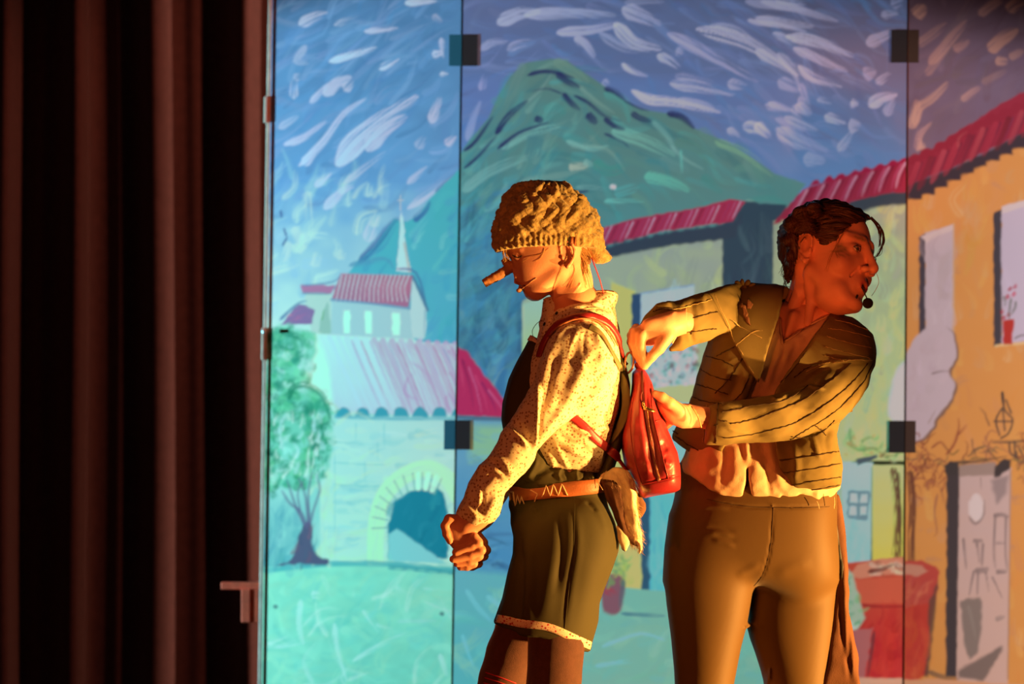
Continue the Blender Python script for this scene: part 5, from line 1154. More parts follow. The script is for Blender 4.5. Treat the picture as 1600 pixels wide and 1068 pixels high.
# handle loop, shoulder strap and lower strap
def loopband(name, P, y0, wd, th, mat):
    P_ = catmull(P, 8); C = np.array([WV(x, y, y0) for x, y in P_]); N = np.tile([0, -1., 0], (len(C), 1)).astype(float)
    T = np.gradient(C, axis=0); N2 = np.cross(T, N); N2 /= np.linalg.norm(N2, axis=1)[:, None]
    return band(name, C, N2, wd, th, mat, bag)
loopband('carry_loop', [(979,585),(976,568),(980,553),(987,551),(990,562),(988,575),(981,583)], -.02, .022, .004, leather_m)
both = BVHTree.FromPolygons([tuple(v) for v in Vs.tolist()]+[tuple(v) for v in Vg.tolist()], Qs.tolist()+(Qg+len(Vs)).tolist())
strap('shoulder_strap', both, [(844,558),(849,541),(858,524),(872,508),(890,499),(908,495),(926,495),(944,502),(957,515),(966,532),(973,552),(978,570)], .0175, .005, red_leather, bag, .004, 5)
strap('strap_edge', both, [(861,527),(876,512.5),(892,505),(908,501.5),(924,502),(939,509.5),(951,523),(961,540)], .004, .003, leather_m, bag, .0065, 5)
strap('lower_strap', BVHTree.FromPolygons([tuple(v) for v in Vto.tolist()]+[tuple(v) for v in Vg.tolist()], Qto.tolist()+(Qg+len(Vto)).tolist()), [(878,636),(893,649),(912,665),(928,682),(944,696),(958,707),(970,722),(980,736)], .019, .004, red_leather, bag, .004, 5)
# dungaree cross strap going down the back
green2 = M('olive_webbing', (.20, .17, .075), .8, .3, 900)
strap('back_strap', both, [(920,511),(935,519),(948,537),(959,558),(970,580),(976,600),(978,628),(973,656),(962,682),(950,698)], .0185, .003, green2, shorts, .0025, 5)

# ------------------------------------------------------------ headset microphone of the first person
mic1 = root('headset_microphone', 'thin flesh coloured headset microphone at the mouth of the person in the cap', 'microphone', tuple(WV(811, 453, -.03)), 'headset microphones')
C = drape(bvH, [(838,434),(832,438),(826,443),(820,448)], .0008, 6)[0]; C = np.concatenate([C, [WV(811.5, 454, -.030)]])
flesh = M('flesh_plastic', (.55, .30, .18), .5); tube('boom', C, .0009, flesh, mic1, 8)
ball('capsule', WV(811, 453.5, -.031), .0052, flesh, mic1, 14, (1.2, 1, 1))
tube('transmitter_wire', [WV(x, y, -.03) for x, y in catmull([(846,500),(838,506),(832,516),(833,526)], 5)], .0007, black_m, mic1, 5)
# ------------------------------------------------------------ the woman at the right
p2 = root('person', 'woman with reddish updo in a seamed olive jacket turning her head to the right', 'person', (.52, .22, 0))
YW = .22
ja = math.radians(-126); jb = math.radians(3); jc = math.radians(-21)
Rz = np.array([[math.cos(ja), -math.sin(ja), 0], [math.sin(ja), math.cos(ja), 0], [0, 0, 1]])
Rx = np.array([[1, 0, 0], [0, math.cos(jb), -math.sin(jb)], [0, math.sin(jb), math.cos(jb)]])
Ry = np.array([[math.cos(jc), 0, math.sin(jc)], [0, 1, 0], [-math.sin(jc), 0, math.cos(jc)]])
RH = Rz@Rx@Ry; HS = 1.078; TH = (RH, np.array([.7208, .20, 1.504]))
LP = lambda x, y, z: RH@(np.array([x, y, z])*HS)+TH[1]
vh = Vol(WV(1205, 520, YW)+np.array([0, -.20, 0]), WV(1395, 300, YW)+np.array([0, .15, 0]), .0022)
head_sdf(vh, TH, HS); ear(vh, TH, HS, 1); ear(vh, TH, HS, -1)
# pursed speaking mouth, smile folds
for k in range(10):
    a0, a1 = k/10*2*math.pi, (k+1)/10*2*math.pi; f = lambda a: LP(.0125*math.cos(a), .098-.0035*abs(math.cos(a)), -.0635+.0085*math.sin(a))
    vh.cap(f(a0), f(a1), .0052*HS, .0052*HS, .004, )
vh.ell(LP(0, .100, -.0635), np.array((.0085, .012, .0042))*HS, .002, RH, 'sub')
for s_ in (1, -1): vh.chain([LP(s_*.020, .092, -.030), LP(s_*.028, .082, -.048), LP(s_*.030, .074, -.066)], [.0022]*3, .005, .004, 'sub')
vh.ell(LP(.035, .060, -.080), np.array((.015, .016, .014))*HS, .014, RH); vh.ell(LP(.005, .035, -.094), np.array((.044, .040, .024))*HS, .02, RH)
vh.chain([WV(1277, 425, .23), WV(1272, 452, .23), WV(1262, 490, .225), WV(1262, 520, .22)], [.052, .054, .058, .07], .02)
vh.chain([WV(1252, 425, .19), WV(1250, 455, .175), WV(1232, 500, .17)], [.014, .016, .014], .014)
vh.chain([WV(1262, 430, .15), WV(1268, 465, .15), WV(1262, 505, .14)], [.010, .012, .010], .016)
Vh, Qh = vh.mesh(1)
# hands: right hand pinching the zip, left hand holding the bag's flank
va = Vol(WV(975, 600, -.03)+np.array([0, -.08, 0]), WV(1075, 470, -.03)+np.array([0, .12, 0]), .0021); y0 = -.02
Y = lambda x, y, d=0: WV(x, y, y0+d)
va.chain([Y(1085, 496, .05), Y(1052, 506, .012), Y(1036, 512, 0)], [.031, .028, .030], .01)
va.infl([(1052,488),(1030,492),(1012,499),(998,508),(990,518),(992,532),(1002,540),(1018,540),(1036,536),(1050,528),(1056,512)], y0, 1.0, .026, .010)
for P_, r_, dd in (([(1002,524),(1001,541),(1005,556),(1006,572)], [.0118,.0108,.0098,.0078], -.024), ([(994,519),(990,536),(996,553),(1003,568)], [.0118,.0106,.0096,.0076], -.010),
                   ([(990,518),(986.5,534),(991,550),(998,562)], [.0112,.010,.009,.0075], .006), ([(994,512),(986,524),(988,540),(993,552)], [.0102,.0092,.0084,.007], .020)):
    va.chain([Y(x, y, dd) for x, y in P_], r_, .006, .003)
va.chain([Y(1044, 524, -.016), Y(1030, 544, -.026), Y(1018, 557, -.028), Y(1008.5, 571, -.024)], [.0150, .0125, .0105, .0078], .008, .004)
va.ell(Y(1018, 505, -.018), (.020, .012, .012), .012)
Va, Qa = va.mesh(1)
vl = Vol(WV(1000, 690, -.05)+np.array([0, -.08, 0]), WV(1130, 595, -.05)+np.array([0, .12, 0]), .0021); y0 = -.045
vl.chain([Y(1120, 655, .03), Y(1084, 650, .01), Y(1070, 649, .005)], [.026, .0235, .0250], .01)
vl.infl([(1078,632),(1062,632),(1048,624),(1036,617),(1026,616),(1024,628),(1030,642),(1038,654),(1050,663),(1066,668),(1080,667)], y0, 1.0, .024, .010)
vl.chain([Y(1062, 640, -.014), Y(1046, 629, -.026), Y(1034, 620, -.030), Y(1023, 615, -.030)], [.0145, .0122, .0108, .0085], .008, .004)
for k, (P_, dd) in enumerate((([(1040,630),(1024,634),(1010,640)], .028), ([(1042,640),(1028,648),(1014,656)], .036), ([(1044,650),(1032,660),(1020,668)], .040), ([(1048,658),(1038,668),(1028,676)], .038))):
    vl.chain([Y(x, y, dd*(.45+.55*i)) for i, (x, y) in enumerate(P_)], [.0112-.0006*k, .0100-.0006*k, .0080-.0005*k], .006, .003)
Vl, Ql = vl.mesh(1)
vb = Vol((.14, -.08, 0), (.90, .46, 1.42), .008)
vb.infl([(1232,490),(1300,492),(1335,515),(1340,560),(1310,640),(1300,760),(1290,850),(1075,850),(1080,740),(1110,640),(1120,560),(1130,480),(1170,462)], YW, 1.0, .095, .02)
vb.chain([WV(1140, 482, YW), WV(1100, 500, .10), WV(1065, 502, .02)], [.045, .036, .030], .02)
vb.chain([WV(1318, 530, .20), WV(1326, 590, .15), WV(1295, 625, .06), WV(1200, 650, 0), WV(1120, 655, -.03)], [.040, .030, .030, .028, .024], .02)
for P_, yy in (([(1110,860),(1102,1000),(1112,1130),(1105,1400),(1105,1425)], .19), ([(1245,860),(1248,1000),(1255,1130),(1262,1400),(1262,1425)], .25)):
    vb.chain([WV(x, y, yy) for x, y in P_], [.075, .062, .048, .036, .036], .02); vb.cap(WV(P_[-1][0], 1434, yy), WV(P_[-1][0]-12, 1450, yy-.14), .034, .022, .01)
vb.F = np.maximum(vb.F, -vb.z[None, None, :].astype(np.float32)+.002+0*vb.F)
Vb, Qb = vb.mesh(1)
vc = Vol(WV(1190, 570, YW)+np.array([0, -.20, 0]), WV(1320, 462, YW)+np.array([0, .1, 0]), .004)   # upper chest, fine
vc.infl([(1200,478),(1228,470),(1300,470),(1325,500),(1320,560),(1190,560),(1188,500)], YW, 1.5, .108, .02); vc.chain([WV(1240, 492, .14), WV(1225, 540, .125)], [.008, .006], .02)
Vc, Qc = vc.mesh(1)
V = np.concatenate([Vh, Va, Vl, Vb, Vc]); n = np.cumsum([0, len(Vh), len(Va), len(Vl), len(Vb)])
body2 = mesh_obj('body', V, np.concatenate([Qh, Qa+n[1], Ql+n[2], Qb+n[3], Qc+n[4]]), skin, p2)
c2 = skin_cols(V, (.72, .34, .22), [])
Lc = ((V-TH[1])@RH)/HS; isn = np.arange(len(V)) < len(Vh)
def spotc(c, cen, r, col, a, p=2):
    d = (((Lc-np.array(cen))/np.array(r))**2).sum(1); w_ = (np.exp(-d**(p/2))*a*isn)[:, None]; return c*(1-w_)+np.array(col)*w_
for k in range(14):
    a_ = k/14*2*math.pi; c2 = spotc(c2, (.0125*math.cos(a_), .100, -.0635+.0085*math.sin(a_)), (.005, .02, .0045), (.50, .10, .10), .75)
c2 = spotc(c2, (0, .097, -.0635), (.0075, .012, .0038), (.05, .01, .01), .95, 4)
for s_ in (1, -1):
    c2 = spotc(c2, (s_*.034, .090, .033), (.022, .03, .0035), (.20, .09, .05), .65); c2 = spotc(c2, (s_*.033, .090, .017), (.015, .02, .003), (.22, .09, .06), .6)
    c2 = spotc(c2, (s_*.044, .064, -.026), (.02, .03, .018), (.66, .24, .17), .5)
    c2 = spotc(c2, (s_*.0085, .112, -.037), (.0035, .005, .004), (.08, .02, .02), .9)
gr = np.random.default_rng(5)
for k in range(26): c2 = spotc(c2, (.056+gr.normal(0, .006), .058+gr.normal(0, .008), .0+gr.normal(0, .009)), (.0028, .02, .0028), (.09, .12, .05), .55)
for k in range(12): c2 = spotc(c2, (.03+gr.normal(0, .01), .09, .036+gr.normal(0, .004)), (.002, .02, .002), (.16, .18, .06), .6)
setcol(body2, c2); bvH2 = bvh(Vh, Qh)
eye_w = M('eye_white', (.75, .68, .60), .2, spec=.6); iris = M('grey_iris', (.20, .17, .12), .15, spec=.7)
for s_ in (1, -1):
    c = LP(s_*.032, .078, .010); ey = ball('eye', c, .0126*HS, eye_w, p2, 20)
    d = RH@np.array([-.05+s_*.0, 1, -.10]); d /= np.linalg.norm(d); Rm = np.array(Vector(d).to_track_quat('Z', 'Y').to_matrix())
    ball('iris', c+d*.0118*HS, .0058*HS, iris, ey, 14, (1, 1, .32), Rm); ball('pupil', c+d*.0132*HS, .0026*HS, black_m, ey, 10, (1, 1, .3), Rm)
def lid(z, s_, r=.0011):
    pts = [LP(s_*.032+(.0135*t), .0955-.006*t*t-abs(t)*.001, .0085+z*(1-t*t)) for t in np.linspace(-1, 1, 9)]
    return tube_data(np.array(pts), r, 5)
lash_m = M('dark_lashes', (.03, .015, .01), .8)
for z_, s_, r_ in ((.0062, 1, .0010), (.0062, -1, .0010), (-.004, 1, .0005), (-.004, -1, .0005)): mesh_obj('eyelashes', *lid(z_, s_, r_), lash_m, p2)

# ---- hair
hair_m = M('auburn_hair', (.034, .014, .009), .55, .5, 500, .3, 60, spec=.45)
vr = Vol(WV(1205, 470, YW)+np.array([0, -.17, 0]), WV(1400, 300, YW)+np.array([0, .17, 0]), .0025)
vr.ell(LP(0, -.016, .044), np.array((.083, .106, .094))*HS, .01, RH)
vr.infl([(1231,446),(1226,430),(1229,410),(1229,392),(1225,376),(1223.5,358),(1228,345),(1236,336),(1248,326),(1260,320),(1270,315.5),(1280,315.5),(1294,322),(1310,324),(1328,325),(1345,328),(1357,336),(1362,344),(1340,380),(1280,420),(1250,440)], .22, 1.15, .10, .008)
for (x, y, r_) in ((1238,350,.020),(1234,375,.018),(1236,400,.016),(1252,334,.020),(1272,327,.018),(1258,356,.024),(1248,384,.018)): vr.ell(WV(x, y, .125), (r_, .020, r_*.9), .006)
vr.cutpoly([(1346,345),(1330,351),(1318,361),(1308,374),(1298,383),(1286,388),(1278,374),(1270,365),(1259,362),(1249,366),(1244,378),(1244,392),(1245,408),(1240,428),(1231,450),(1231,520),(1300,520),(1440,520),(1440,343),(1362,343)], .235, .15)
Vr, Qr = vr.mesh(2); Nr = vnormals(Vr, Qr)
lr = ((Vr-TH[1])@RH)/HS
ang = np.arctan2(lr[:, 2]-.03, lr[:, 1]+.04); Vr = Vr+Nr*(.0016*np.sin(ang*38+4*np.sin(lr[:, 0]*40+lr[:, 1]*25))+wrinkle(Vr, .0014, 160, 31))[:, None]
hair = mesh_obj('pinned_up_hair', Vr, Qr, hair_m, p2); bvR = bvh(Vr, Qr)
G = [[(1344,345),(1320,336),(1295,332),(1272,340),(1255,352)], [(1340,349),(1315,345),(1290,345),(1268,354)], [(1330,352),(1308,356),(1285,358),(1262,362)], [(1318,361),(1300,366),(1280,366),(1262,366)], [(1350,340),(1325,330),(1298,325),(1275,322)],
     [(1306,375),(1292,376),(1275,370)], [(1246,405),(1240,385),(1240,362),(1252,345)], [(1238,430),(1233,405),(1232,380),(1232,358),(1242,342)], [(1243,415),(1236,395),(1246,375),(1262,362)], [(1262,362),(1250,372),(1238,366),(1236,352),(1248,344),(1262,348),(1264,360)],
     [(1272,330),(1260,326),(1246,332),(1240,344),(1248,356)], [(1290,328),(1278,320),(1264,322),(1256,332),(1264,342),(1278,340)], [(1285,350),(1270,344),(1255,352),(1248,368)], [(1300,340),(1280,336),(1262,342)], [(1232,440),(1228,420),(1231,400)]]
st = hair_bunch('hair_strands', G, 13, .0011, M('auburn_strands', (.075, .028, .014), .45, spec=.5), hair, bvR, 3.2, .0012, .14, 6); st['kind'] = 'stuff'
hair_bunch('forehead_wisp', [[(1360,340),(1372,350),(1379,364),(1380,378),(1375,392),(1369,400)], [(1356,338),(1368,350),(1375,366),(1374,384)]], 12, .0009, hair_m, hair, None, 1.6, 0, .13)
hair_bunch('temple_wisps', [[(1320,360),(1305,385),(1296,405),(1290,425)], [(1330,353),(1312,372),(1306,392),(1312,402)]], 3, .0005, M('light_strands', (.35, .16, .06), .5), hair, bvH2, 2.0, .0015, .1)
hair_bunch('nape_curls', [[(1236,425),(1228,435),(1222,428),(1224,418)], [(1234,432),(1226,445),(1232,452)], [(1240,410),(1230,418),(1224,432),(1227,446)], [(1238,396),(1226,410),(1220,425)]], 6, .0006, hair_m, hair, None, 2.4, 0, .18)

# ---- blouse
blouse_m = M('cream_muslin', (.62, .42, .27), .85, .4, 500, .08, 30, spec=.15)
vbz = Vol(WV(1040, 800, YW)+np.array([0, -.18, 0]), WV(1345, 455, YW)+np.array([0, .19, 0]), .0036)
bl = [(1205,470),(1190,500),(1135,520),(1122,560),(1110,620),(1095,660),(1075,690),(1070,722),(1074,760),(1100,800),(1180,830),(1260,830),(1303,800),(1300,768),(1294,700),(1290,660),(1308,620),(1318,560),(1315,510),(1304,484)]
vbz.infl(bl, YW, 1.5, .128, .01)
vbz.infl([(1063,725),(1064,760),(1100,800),(1180,830),(1260,830),(1313,800),(1313,755),(1290,735),(1180,700),(1090,700)], YW, 2.0, .148, .02)
hm = lambda x: CAMZ-(np.interp(800+x*(FX/(9.12)), [1060, 1066, 1089, 1107, 1134, 1152, 1162, 1175, 1186, 1214, 1230, 1248, 1283, 1300, 1314], [728, 737, 749, 763, 776, 782, 781, 776, 778, 787, 790, 792, 783, 778, 767])-534)/(FX/9.12)
vbz.F = np.maximum(vbz.F, (hm(vbz.x)[:, None, None]-vbz.z[None, None, :]+0*vbz.y[None, :, None]).astype(np.float32))
vbz.cutpoly([(1217,488),(1219,510),(1222,538),(1240,526),(1262,511),(1300,490),(1300,440),(1215,440)], .22, .10)
vbz.cutpoly([(1159,790),(1165,755),(1169,730),(1172,755),(1177,790)], .20, .07)
Vz, Qz = vbz.mesh(2)
FZ = [([(1219,500),(1206,540),(1192,580),(1176,620)], 3, .006, 1), ([(1222,540),(1210,570),(1196,612)], 3.5, .006), ([(1228,538),(1220,565),(1208,600)], 3, -.005), ([(1240,532),(1226,560),(1212,595)], 3, .005), ([(1262,518),(1240,540),(1222,575)], 3, .005), ([(1290,497),(1262,520),(1240,550)], 2.5, .005), ([(1212,520),(1198,560),(1180,610)], 2.5, -.004), ([(1246,536),(1234,556)], 2.5, -.004),
      ([(1112,675),(1105,730),(1098,752)], 8, .004), ([(1136,672),(1132,735),(1126,770)], 7, -.003), ([(1152,670),(1148,740),(1146,778)], 8, .004), ([(1178,670),(1182,740),(1184,776)], 9, .004), ([(1195,720),(1200,750),(1204,780)], 4, -.006), ([(1215,770),(1222,785)], 4, .005), ([(1084,680),(1076,740)], 4, .006), ([(1250,770),(1256,790)], 4, -.005), ([(1275,765),(1280,784)], 4, .005), ([(1295,762),(1300,778)], 4, -.004), ([(1166,670),(1168,728)], 4, .006), ([(1196,670),(1214,740),(1226,770)], 6, .006)]
Vz = folds(Vz, Qz, FZ); Vz = Vz+vnormals(Vz, Qz)*(wrinkle(Vz, .0013, 90, 41, (1, 1, .35))+wrinkle(Vz, .001, 200, 42))[:, None]
Vz = smooth_mesh(Vz, Qz, 3)
blouse = mesh_obj('cream_blouse', Vz, Qz, blouse_m, p2); bz = bvh(Vz, Qz)
for P_ in ([(1217.5,490),(1218,505),(1219.5,522),(1222,537)], [(1222,537),(1240,526),(1262,511),(1297,492)]): strap('neck_ruffle', bz, P_, .006, .003, blouse_m, blouse, .002, 5)
strap('ruffle_strip', bz, [(1205,520),(1196,545),(1184,580),(1172,612)], .007, .004, blouse_m, blouse, .003, 5)

# ---- trousers
pants_m = M('rust_olive_leggings', (.105, .056, .013), .62, .12, 1400, .04, 8, spec=.3, sheen=.25)
vp = Vol(WV(1020, 1130, YW)+np.array([0, -.18, -.42]), WV(1330, 715, YW)+np.array([0, .22, 0]), .0045)
vp.infl([(1060,722),(1056,745),(1055,769),(1048,803),(1041,855),(1038,907),(1090,960),(1176,915),(1260,960),(1312,907),(1311,872),(1308,820),(1308,779),(1306,722)], YW, 1.15, .140, .01)
vp.infl([(1060,790),(1048,803),(1041,855),(1038,907),(1041,941),(1048,993),(1053,1044),(1056,1100),(1060,1180),(1140,1180),(1141,1100),(1148,1062),(1158,1010),(1167,976),(1174,935),(1177,915),(1178,860),(1150,790)], .195, 1.0, .11, .02)
vp.infl([(1200,790),(1178,850),(1175,916),(1170,950),(1167,979),(1172,998),(1179,1017),(1188,1045),(1194,1068),(1204,1120),(1210,1180),(1292,1180),(1294,1120),(1297,1060),(1302,1020),(1308,975),(1312,907),(1311,872),(1306,810),(1280,790)], .25, 1.0, .11, .015)
for P_, yy in (([(1100,1150),(1108,1250),(1105,1405)], .195), ([(1250,1150),(1258,1250),(1262,1405)], .25)): vp.chain([WV(x, y, yy) for x, y in P_], [.056, .050, .040], .03)
Vp, Qp = vp.mesh(3)
Vp = folds(Vp, Qp, [([(1103,831),(1125,832),(1148,838)], 4, .0026, 1), ([(1112,842),(1130,846),(1150,853)], 4, .0024, 1), ([(1208,793),(1206,830),(1202,862),(1192,897),(1177,916)], 1.5, -.0025), ([(1104,779),(1140,787),(1172,791),(1208,792.5),(1250,792),(1296,790)], 1.6, -.003), ([(1150,900),(1170,890),(1190,880)], 6, .002), ([(1210,900),(1240,885),(1270,880)], 10, .002), ([(1090,800),(1110,790),(1140,795)], 3, .002)])
leg = mesh_obj('fitted_trousers', Vp, Qp, pants_m, p2); bp = bvh(Vp, Qp)
seam_d = M('dark_thread', (.035, .018, .010), .9)
tube('front_seam', drape(bp, [(1208,793),(1206,830),(1202,862),(1192,897),(1178,915)], .0001)[0], .0007, seam_d, leg, 5)
tube('waist_seam', drape(bp, [(1104,779),(1140,787),(1172,791),(1208,792.5),(1250,793),(1296,791)], .0001)[0], .0007, seam_d, leg, 5)
for s_, (x, yy) in enumerate(((1104, .12), (1262, .18))):
    c = WV(x, 1440, yy); v = Vol((c[0]-.08, c[1]-.14, 0), (c[0]+.08, c[1]+.16, .14), .005); v.cap((c[0], c[1]+.07, .05), (c[0], c[1]-.07, .032), .046, .036, .02); v.cap((c[0], c[1]+.08, .05), (c[0], c[1]+.075, .10), .044, .044, .02)
    v.F = np.maximum(v.F, (.004-v.z)[None, None, :].astype(np.float32)+0*v.F); Vx, Qx = v.mesh(1); mesh_obj('shoe', Vx, Qx, darkbrown_m, p2)

# ---- jacket
jack_m = M('olive_canvas', (.19, .145, .055), .85, .45, 1000, .12, 12, spec=.12)
thread_m = M('frayed_thread', (.045, .024, .010), .95); pale_m = M('pale_frayed_thread', (.42, .30, .12), .95)
vj = Vol(WV(990, 785, 0)+np.array([0, -.13, 0]), WV(1385, 425, YW)+np.array([0, .21, 0]), .0038)
jo = [(1228,447),(1200,444),(1170,441),(1140,449),(1118,470),(1108,505),(1106,535),(1100.4,552),(1094,575),(1089,594),(1083.6,617),(1076,640),(1062,660),(1051,680),(1052,687),(1080,706),(1115,730),(1170,748),(1231,770),(1270,766),(1313,759),(1314,728),(1306,690),(1304,676),(1311,658),(1335,635),(1356,603),(1365,570),(1366,544),(1363,524),(1352.5,511),(1332,497),(1307.5,487),(1297,484),(1260,470)]
vj.infl(jo, YW, 1.55, .150, .01)
vj.infl([(1210,690),(1240,670),(1300,660),(1306,690),(1314,728),(1313,759),(1270,766),(1231,770),(1217,728)], .14, 1.6, .10, .02)
vj.infl([(1085,620),(1130,640),(1131,697),(1115,730),(1080,706),(1051,686),(1051,678),(1070,650)], .19, 1.5, .13, .015)
rs = [(1180,445),(1160,437),(1128,447),(1086,461),(1068,468),(1053,472),(1041,471),(1025,476),(1008,491),(999,506),(1004,514),(1016,506),(1036,499),(1050,500),(1058,509),(1058,526),(1051,540),(1044,546.5),(1064,547),(1081,540),(1109,530),(1130,522),(1160,510),(1190,480)]
vj.infl(rs, [(1170,470,.17),(1120,490,.09),(1085,500,.05),(1040,500,.0),(1005,500,.0)], 1.0, .062, .012)
ls = [(1105,631),(1124,627),(1155,624),(1186,620),(1235,610),(1262,599),(1280,583),(1297,568),(1330,562.5),(1364,562),(1365,576),(1358,600),(1346,622),(1332,640),(1315,656),(1296,665),(1276,673),(1250,683),(1235,687),(1193,689),(1150,692),(1124,693.5),(1098,692),(1101,660)]
vj.infl(ls, [(1110,660,-.03),(1200,650,.0),(1280,630,.05),(1335,600,.12),(1360,570,.16)], 1.0, .060, .008)
vj.infl([(1300,500),(1332,498),(1352,512),(1363,525),(1366,545),(1363,572),(1340,590),(1310,570),(1292,535)], .18, 1.2, .075, .015)
# opening of the jacket front; the forearm is added afterwards so it stays whole
vj.F[:] = 1.0
vj.infl(jo, YW, 1.55, .150, .01)
vj.infl([(1210,690),(1240,670),(1300,660),(1306,690),(1314,728),(1313,759),(1270,766),(1231,770),(1217,728)], .14, 1.6, .10, .02)
vj.infl([(1085,620),(1130,640),(1131,697),(1115,730),(1080,706),(1051,686),(1051,678),(1070,650)], .19, 1.5, .13, .015)
vj.infl([(1300,500),(1332,498),(1352,512),(1363,525),(1366,545),(1363,572),(1340,590),(1310,570),(1292,535)], .18, 1.2, .075, .015)
Vfull, Qfull = vj.mesh(2); bjf = bvh(Vfull, Qfull)
vj.cutpoly([(1131,697),(1115,731),(1150,800),(1240,810),(1231,770),(1217,728),(1210,690),(1207,672),(1200,640),(1214,603),(1257,545),(1297,492),(1304,484),(1300,425),(1222,425),(1222,470),(1217,494),(1205,520),(1197,538),(1169,613),(1150,655)], .24, .10)
vj.infl(rs, [(1170,470,.17),(1120,490,.09),(1085,500,.05),(1040,500,.0),(1005,500,.0)], 1.0, .062, .012)
vj.infl(ls, [(1110,660,-.03),(1200,650,.0),(1280,630,.05),(1335,600,.12),(1360,570,.16)], 1.0, .060, .004)
Vj, Qj = vj.mesh(2)
FJ = [([(1072,470),(1060,490),(1062,515),(1066,540)], 4, .005), ([(1088,463),(1082,480),(1086,500)], 5, -.004), ([(1100,458),(1098,475),(1104,490)], 4, .004), ([(1080,500),(1080,520),(1084,538)], 3, -.004), ([(1020,482),(1032,476),(1050,476)], 3, .004), ([(1130,455),(1150,470),(1175,480)], 5, .005), ([(1150,445),(1175,455),(1200,452)], 4, -.005),
      ([(1140,570),(1130,600),(1110,625)], 6, .006), ([(1155,575),(1148,605),(1135,625)], 6, -.006), ([(1120,545),(1110,575),(1100,600)], 6, .004), ([(1165,600),(1155,625)], 5, .005),
      ([(1205,615),(1215,625),(1232,612)], 3, .004, 1), ([(1262,600),(1272,605),(1290,607)], 2.5, .005, 1), ([(1130,662),(1150,672),(1170,678)], 4, .004), ([(1145,672),(1170,684),(1200,676)], 4, -.004), ([(1290,640),(1270,655),(1240,672)], 8, .004), ([(1330,575),(1310,600),(1290,620)], 7, .003), ([(1348,575),(1335,610),(1310,640)], 5, -.003), ([(1230,628),(1250,640),(1280,640)], 5, .003),
      ([(1297,566),(1320,562),(1364,562)], 3, .010, -1), ([(1255,590),(1275,577),(1297,566)], 3, .006, -1), ([(1235,690),(1245,720),(1240,760)], 6, .005), ([(1270,680),(1276,700),(1282,720)], 4, .004), ([(1300,660),(1290,690),(1300,720)], 6, -.004), ([(1262,520),(1300,530),(1350,545)], 7, .004), ([(1280,550),(1320,556),(1350,556)], 5, -.004), ([(1065,680),(1085,690),(1110,705)], 5, .004)]
Vj = folds(Vj, Qj, FJ); Vj = Vj+vnormals(Vj, Qj)*(wrinkle(Vj, .0018, 55, 51)+wrinkle(Vj, .0007, 150, 52))[:, None]
jacket = mesh_obj('seamed_jacket', Vj, Qj, jack_m, p2); bj = bvh(Vj, Qj)
patch('wide_lapel', bjf, [(1112,461),(1128,449),(1150,447),(1180,447),(1205,449),(1222,452),(1221,475),(1212,508),(1200,545),(1192,575),(1185,598),(1172,580),(1158,556),(1146,533),(1132,502)], .006, .004, jack_m, jacket, 4)
jr = np.random.default_rng(77)
def seam(P, mat=thread_m, r=.0011, amp=.9, lift=.0010, name='frayed_seam'):
    P_ = catmull(P, 9) if len(P) > 2 else np.array([np.array(P[0])+(np.array(P[1])-np.array(P[0]))*t for t in np.linspace(0, 1, 14)])
    P_ = P_+jr.normal(0, amp*.45, P_.shape); C, N = drape(bj, P_, lift, 1, .1)
    rr = r*jr.uniform(.5, 1.6, len(C)); parts = [tube_data(C, rr, 5)]
    for i in range(1, len(C)-1, 2):   # loose thread ends
        d = N[i]*.6+np.array([jr.normal(0, .5), 0, jr.normal(-.4, .6)]); d /= np.linalg.norm(d); parts.append(tube_data([C[i], C[i]+d*jr.uniform(.001, .0042)], [.0004, .0002], 3))
    return mesh_obj(name, *join(parts), mat, jacket)
for P_ in ([(1141,662),(1169,657),(1193,650),(1228,636),(1256,624),(1276,610),(1297,596),(1330,567)], [(1127,644),(1150,640),(1176,634),(1214,629),(1240,618),(1262,603)], [(1130,684),(1169,679),(1214,669),(1242,660),(1276,641),(1307,619),(1332,596),(1356,567)], [(1235,686),(1262,669),(1297,648),(1325,624),(1349,596),(1363,568)],
           [(1122,628),(1120,660),(1118.5,692)], [(1127,658),(1136,658)], [(1115,664),(1122,663)], [(1217,718),(1237,716)], [(1219,719),(1262,713),(1309,705)], [(1220,739),(1262,733),(1314,724)], [(1234,758),(1276,750),(1313,745)], [(1236,682),(1262,683),(1276,680),(1292,668),(1304,656)], [(1274,664),(1284,672),(1290,680)], [(1232,768),(1270,764),(1312,757)],
           [(1064,501),(1086,496),(1109,489),(1122,487)], [(1058,521),(1081,518),(1106,514),(1120,513)], [(1080,497),(1080,522)], [(1103,556),(1129,563),(1146,572)], [(1095,577),(1117,588),(1142,594)], [(1088,600),(1112,607),(1138,616)], [(1083,620),(1100,626),(1130,632)], [(1056,681),(1086,700),(1118,716)], [(1051,672),(1060,678)],
           [(1160,560),(1140,590),(1118,614)], [(1150,540),(1120,556)], [(1172,585),(1160,612),(1146,626)], [(1260,548),(1245,570),(1220,598)], [(1020,487),(1036,482),(1052,482)], [(1240,590),(1262,574),(1284,566)]): seam(P_)
for P_ in ([(1050,484),(1078,478),(1112,468)], [(1294,513),(1321,517),(1361,527)], [(1292,525),(1314,532),(1363,544)], [(1290,541),(1314,548),(1361,560)], [(1288,555),(1304,560),(1318,563)], [(1304,500),(1330,506),(1355,516)], [(1300,566),(1330,562.5),(1363,562.5)], [(1114,462),(1140,515),(1184,596)], [(1150,540),(1175,520),(1200,515)], [(1140,500),(1165,515),(1190,528)], [(1260,580),(1285,569),(1297,566)], [(1105,632),(1101,660),(1099,690)]): seam(P_, pale_m, .0008, .7, .0075 if 1110 < P_[0][0] < 1190 and P_[0][1] < 545 else .0012, 'pale_seam')
rib_m = M('brown_ribbon_leaf', (.22, .09, .045), .7, .3, 300)
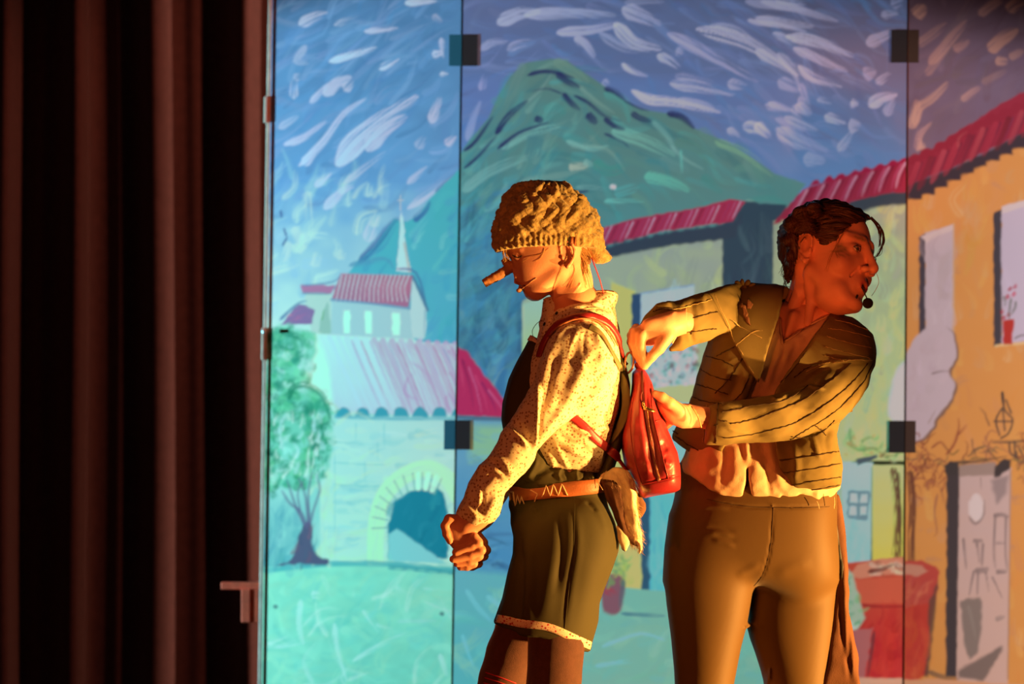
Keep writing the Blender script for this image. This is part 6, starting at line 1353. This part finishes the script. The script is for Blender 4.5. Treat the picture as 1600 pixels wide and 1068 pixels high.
for P_ in ([(1158,474),(1166,478),(1170,492),(1166,500),(1160,492)], [(1166,472),(1176,478),(1174,484),(1168,481)], [(1164,490),(1172,498),(1173,511),(1167,505)]): patch('ribbon_leaf', bj, P_, .011, .003, rib_m, jacket, 2)
for k, (x, y) in enumerate(((1146,447),(1153,443),(1160,441),(1168,442),(1175,445),(1150,452),(1165,449))):
    v = WV(x, y, .13); ball('rosette_fold', v, .008, jack_m, jacket, 10, (1.1, .8, .6+.2*(k % 2)), np.array(Matrix.Rotation(k*.7, 3, 'Y')))
# shirt cuffs showing at the wrists
for P_, bvv in (([(1030,495),(1046,496),(1056,506),(1057,522),(1050,536)], bj), ([(1080,634),(1086,642),(1092,654),(1096,668)], None)):
    if bvv is not None: strap('inner_cuff', bvv, P_, .004, .003, blouse_m, blouse, .001, 5)
    else: tube('wrist_band', [WV(x, y, -.075+.0002*i) for i, (x, y) in enumerate(P_)], .0014, pale_m, jacket, 6)
# sash hanging from the waist at her side
sash_m = M('russet_cloth', (.13, .050, .025), .85, .3, 400, .15, 20)
so = slab([(1289,774),(1300,770),(1311,772),(1316,790),(1322,838),(1325.6,893),(1327,958),(1334,990),(1341,1027),(1344,1075),(1346,1140),(1280,1140),(1282,1075),(1290,1040),(1296,990),(1302,940),(1302,880),(1296,830),(1292,800)], .21, .022, sash_m, 'hanging_sash', p2, fl=[([(1318,850),(1320,950),(1322,1060)], 4, .005), ([(1313,930),(1318,1000),(1330,1070)], 4, -.004), ([(1330,990),(1334,1060)], 3, .003)], seed=9)
bso = so[1]
patch('dark_trim', bso, [(1290,777),(1307,777),(1307,812),(1312,850),(1318,885),(1316,905),(1309,880),(1302,845),(1296,812)], .002, .002, black_m, so[0], 4)
tube('drawstring', [WV(x, y, .12) for x, y in catmull([(1303,776),(1304,785),(1303,794)], 4)], .0009, lace_m, so[0], 5); tube('drawstring', [WV(x, y, .10) for x, y in catmull([(1276,782),(1279,789),(1280,794)], 4)], .0008, lace_m, so[0], 5)
# ---- her headset microphone
mic2 = root('headset_microphone', 'black headset microphone with round foam ball in front of the woman turning right', 'microphone', tuple(WV(1356, 482, .08)), 'headset microphones')
ball('foam_ball', WV(1356, 473.5, .085), .0122, M('black_foam', (.012, .01, .01), .95, .8, 1200), mic2, 20)
tube('boom', [WV(x, y, .088) for x, y in catmull([(1346,448),(1350,456),(1355,467)], 5)], .0014, black_m, mic2, 8)
tube('cheek_clip', [WV(1336.5, 468, .100), WV(1340, 461, .098)], .0024, black_m, mic2, 8)
tube('ear_wire', [WV(x, y, .17) for x, y in catmull([(1362,416),(1370,428),(1373,441),(1368,453),(1362,462)], 5)], .0006, flesh, mic2, 5)
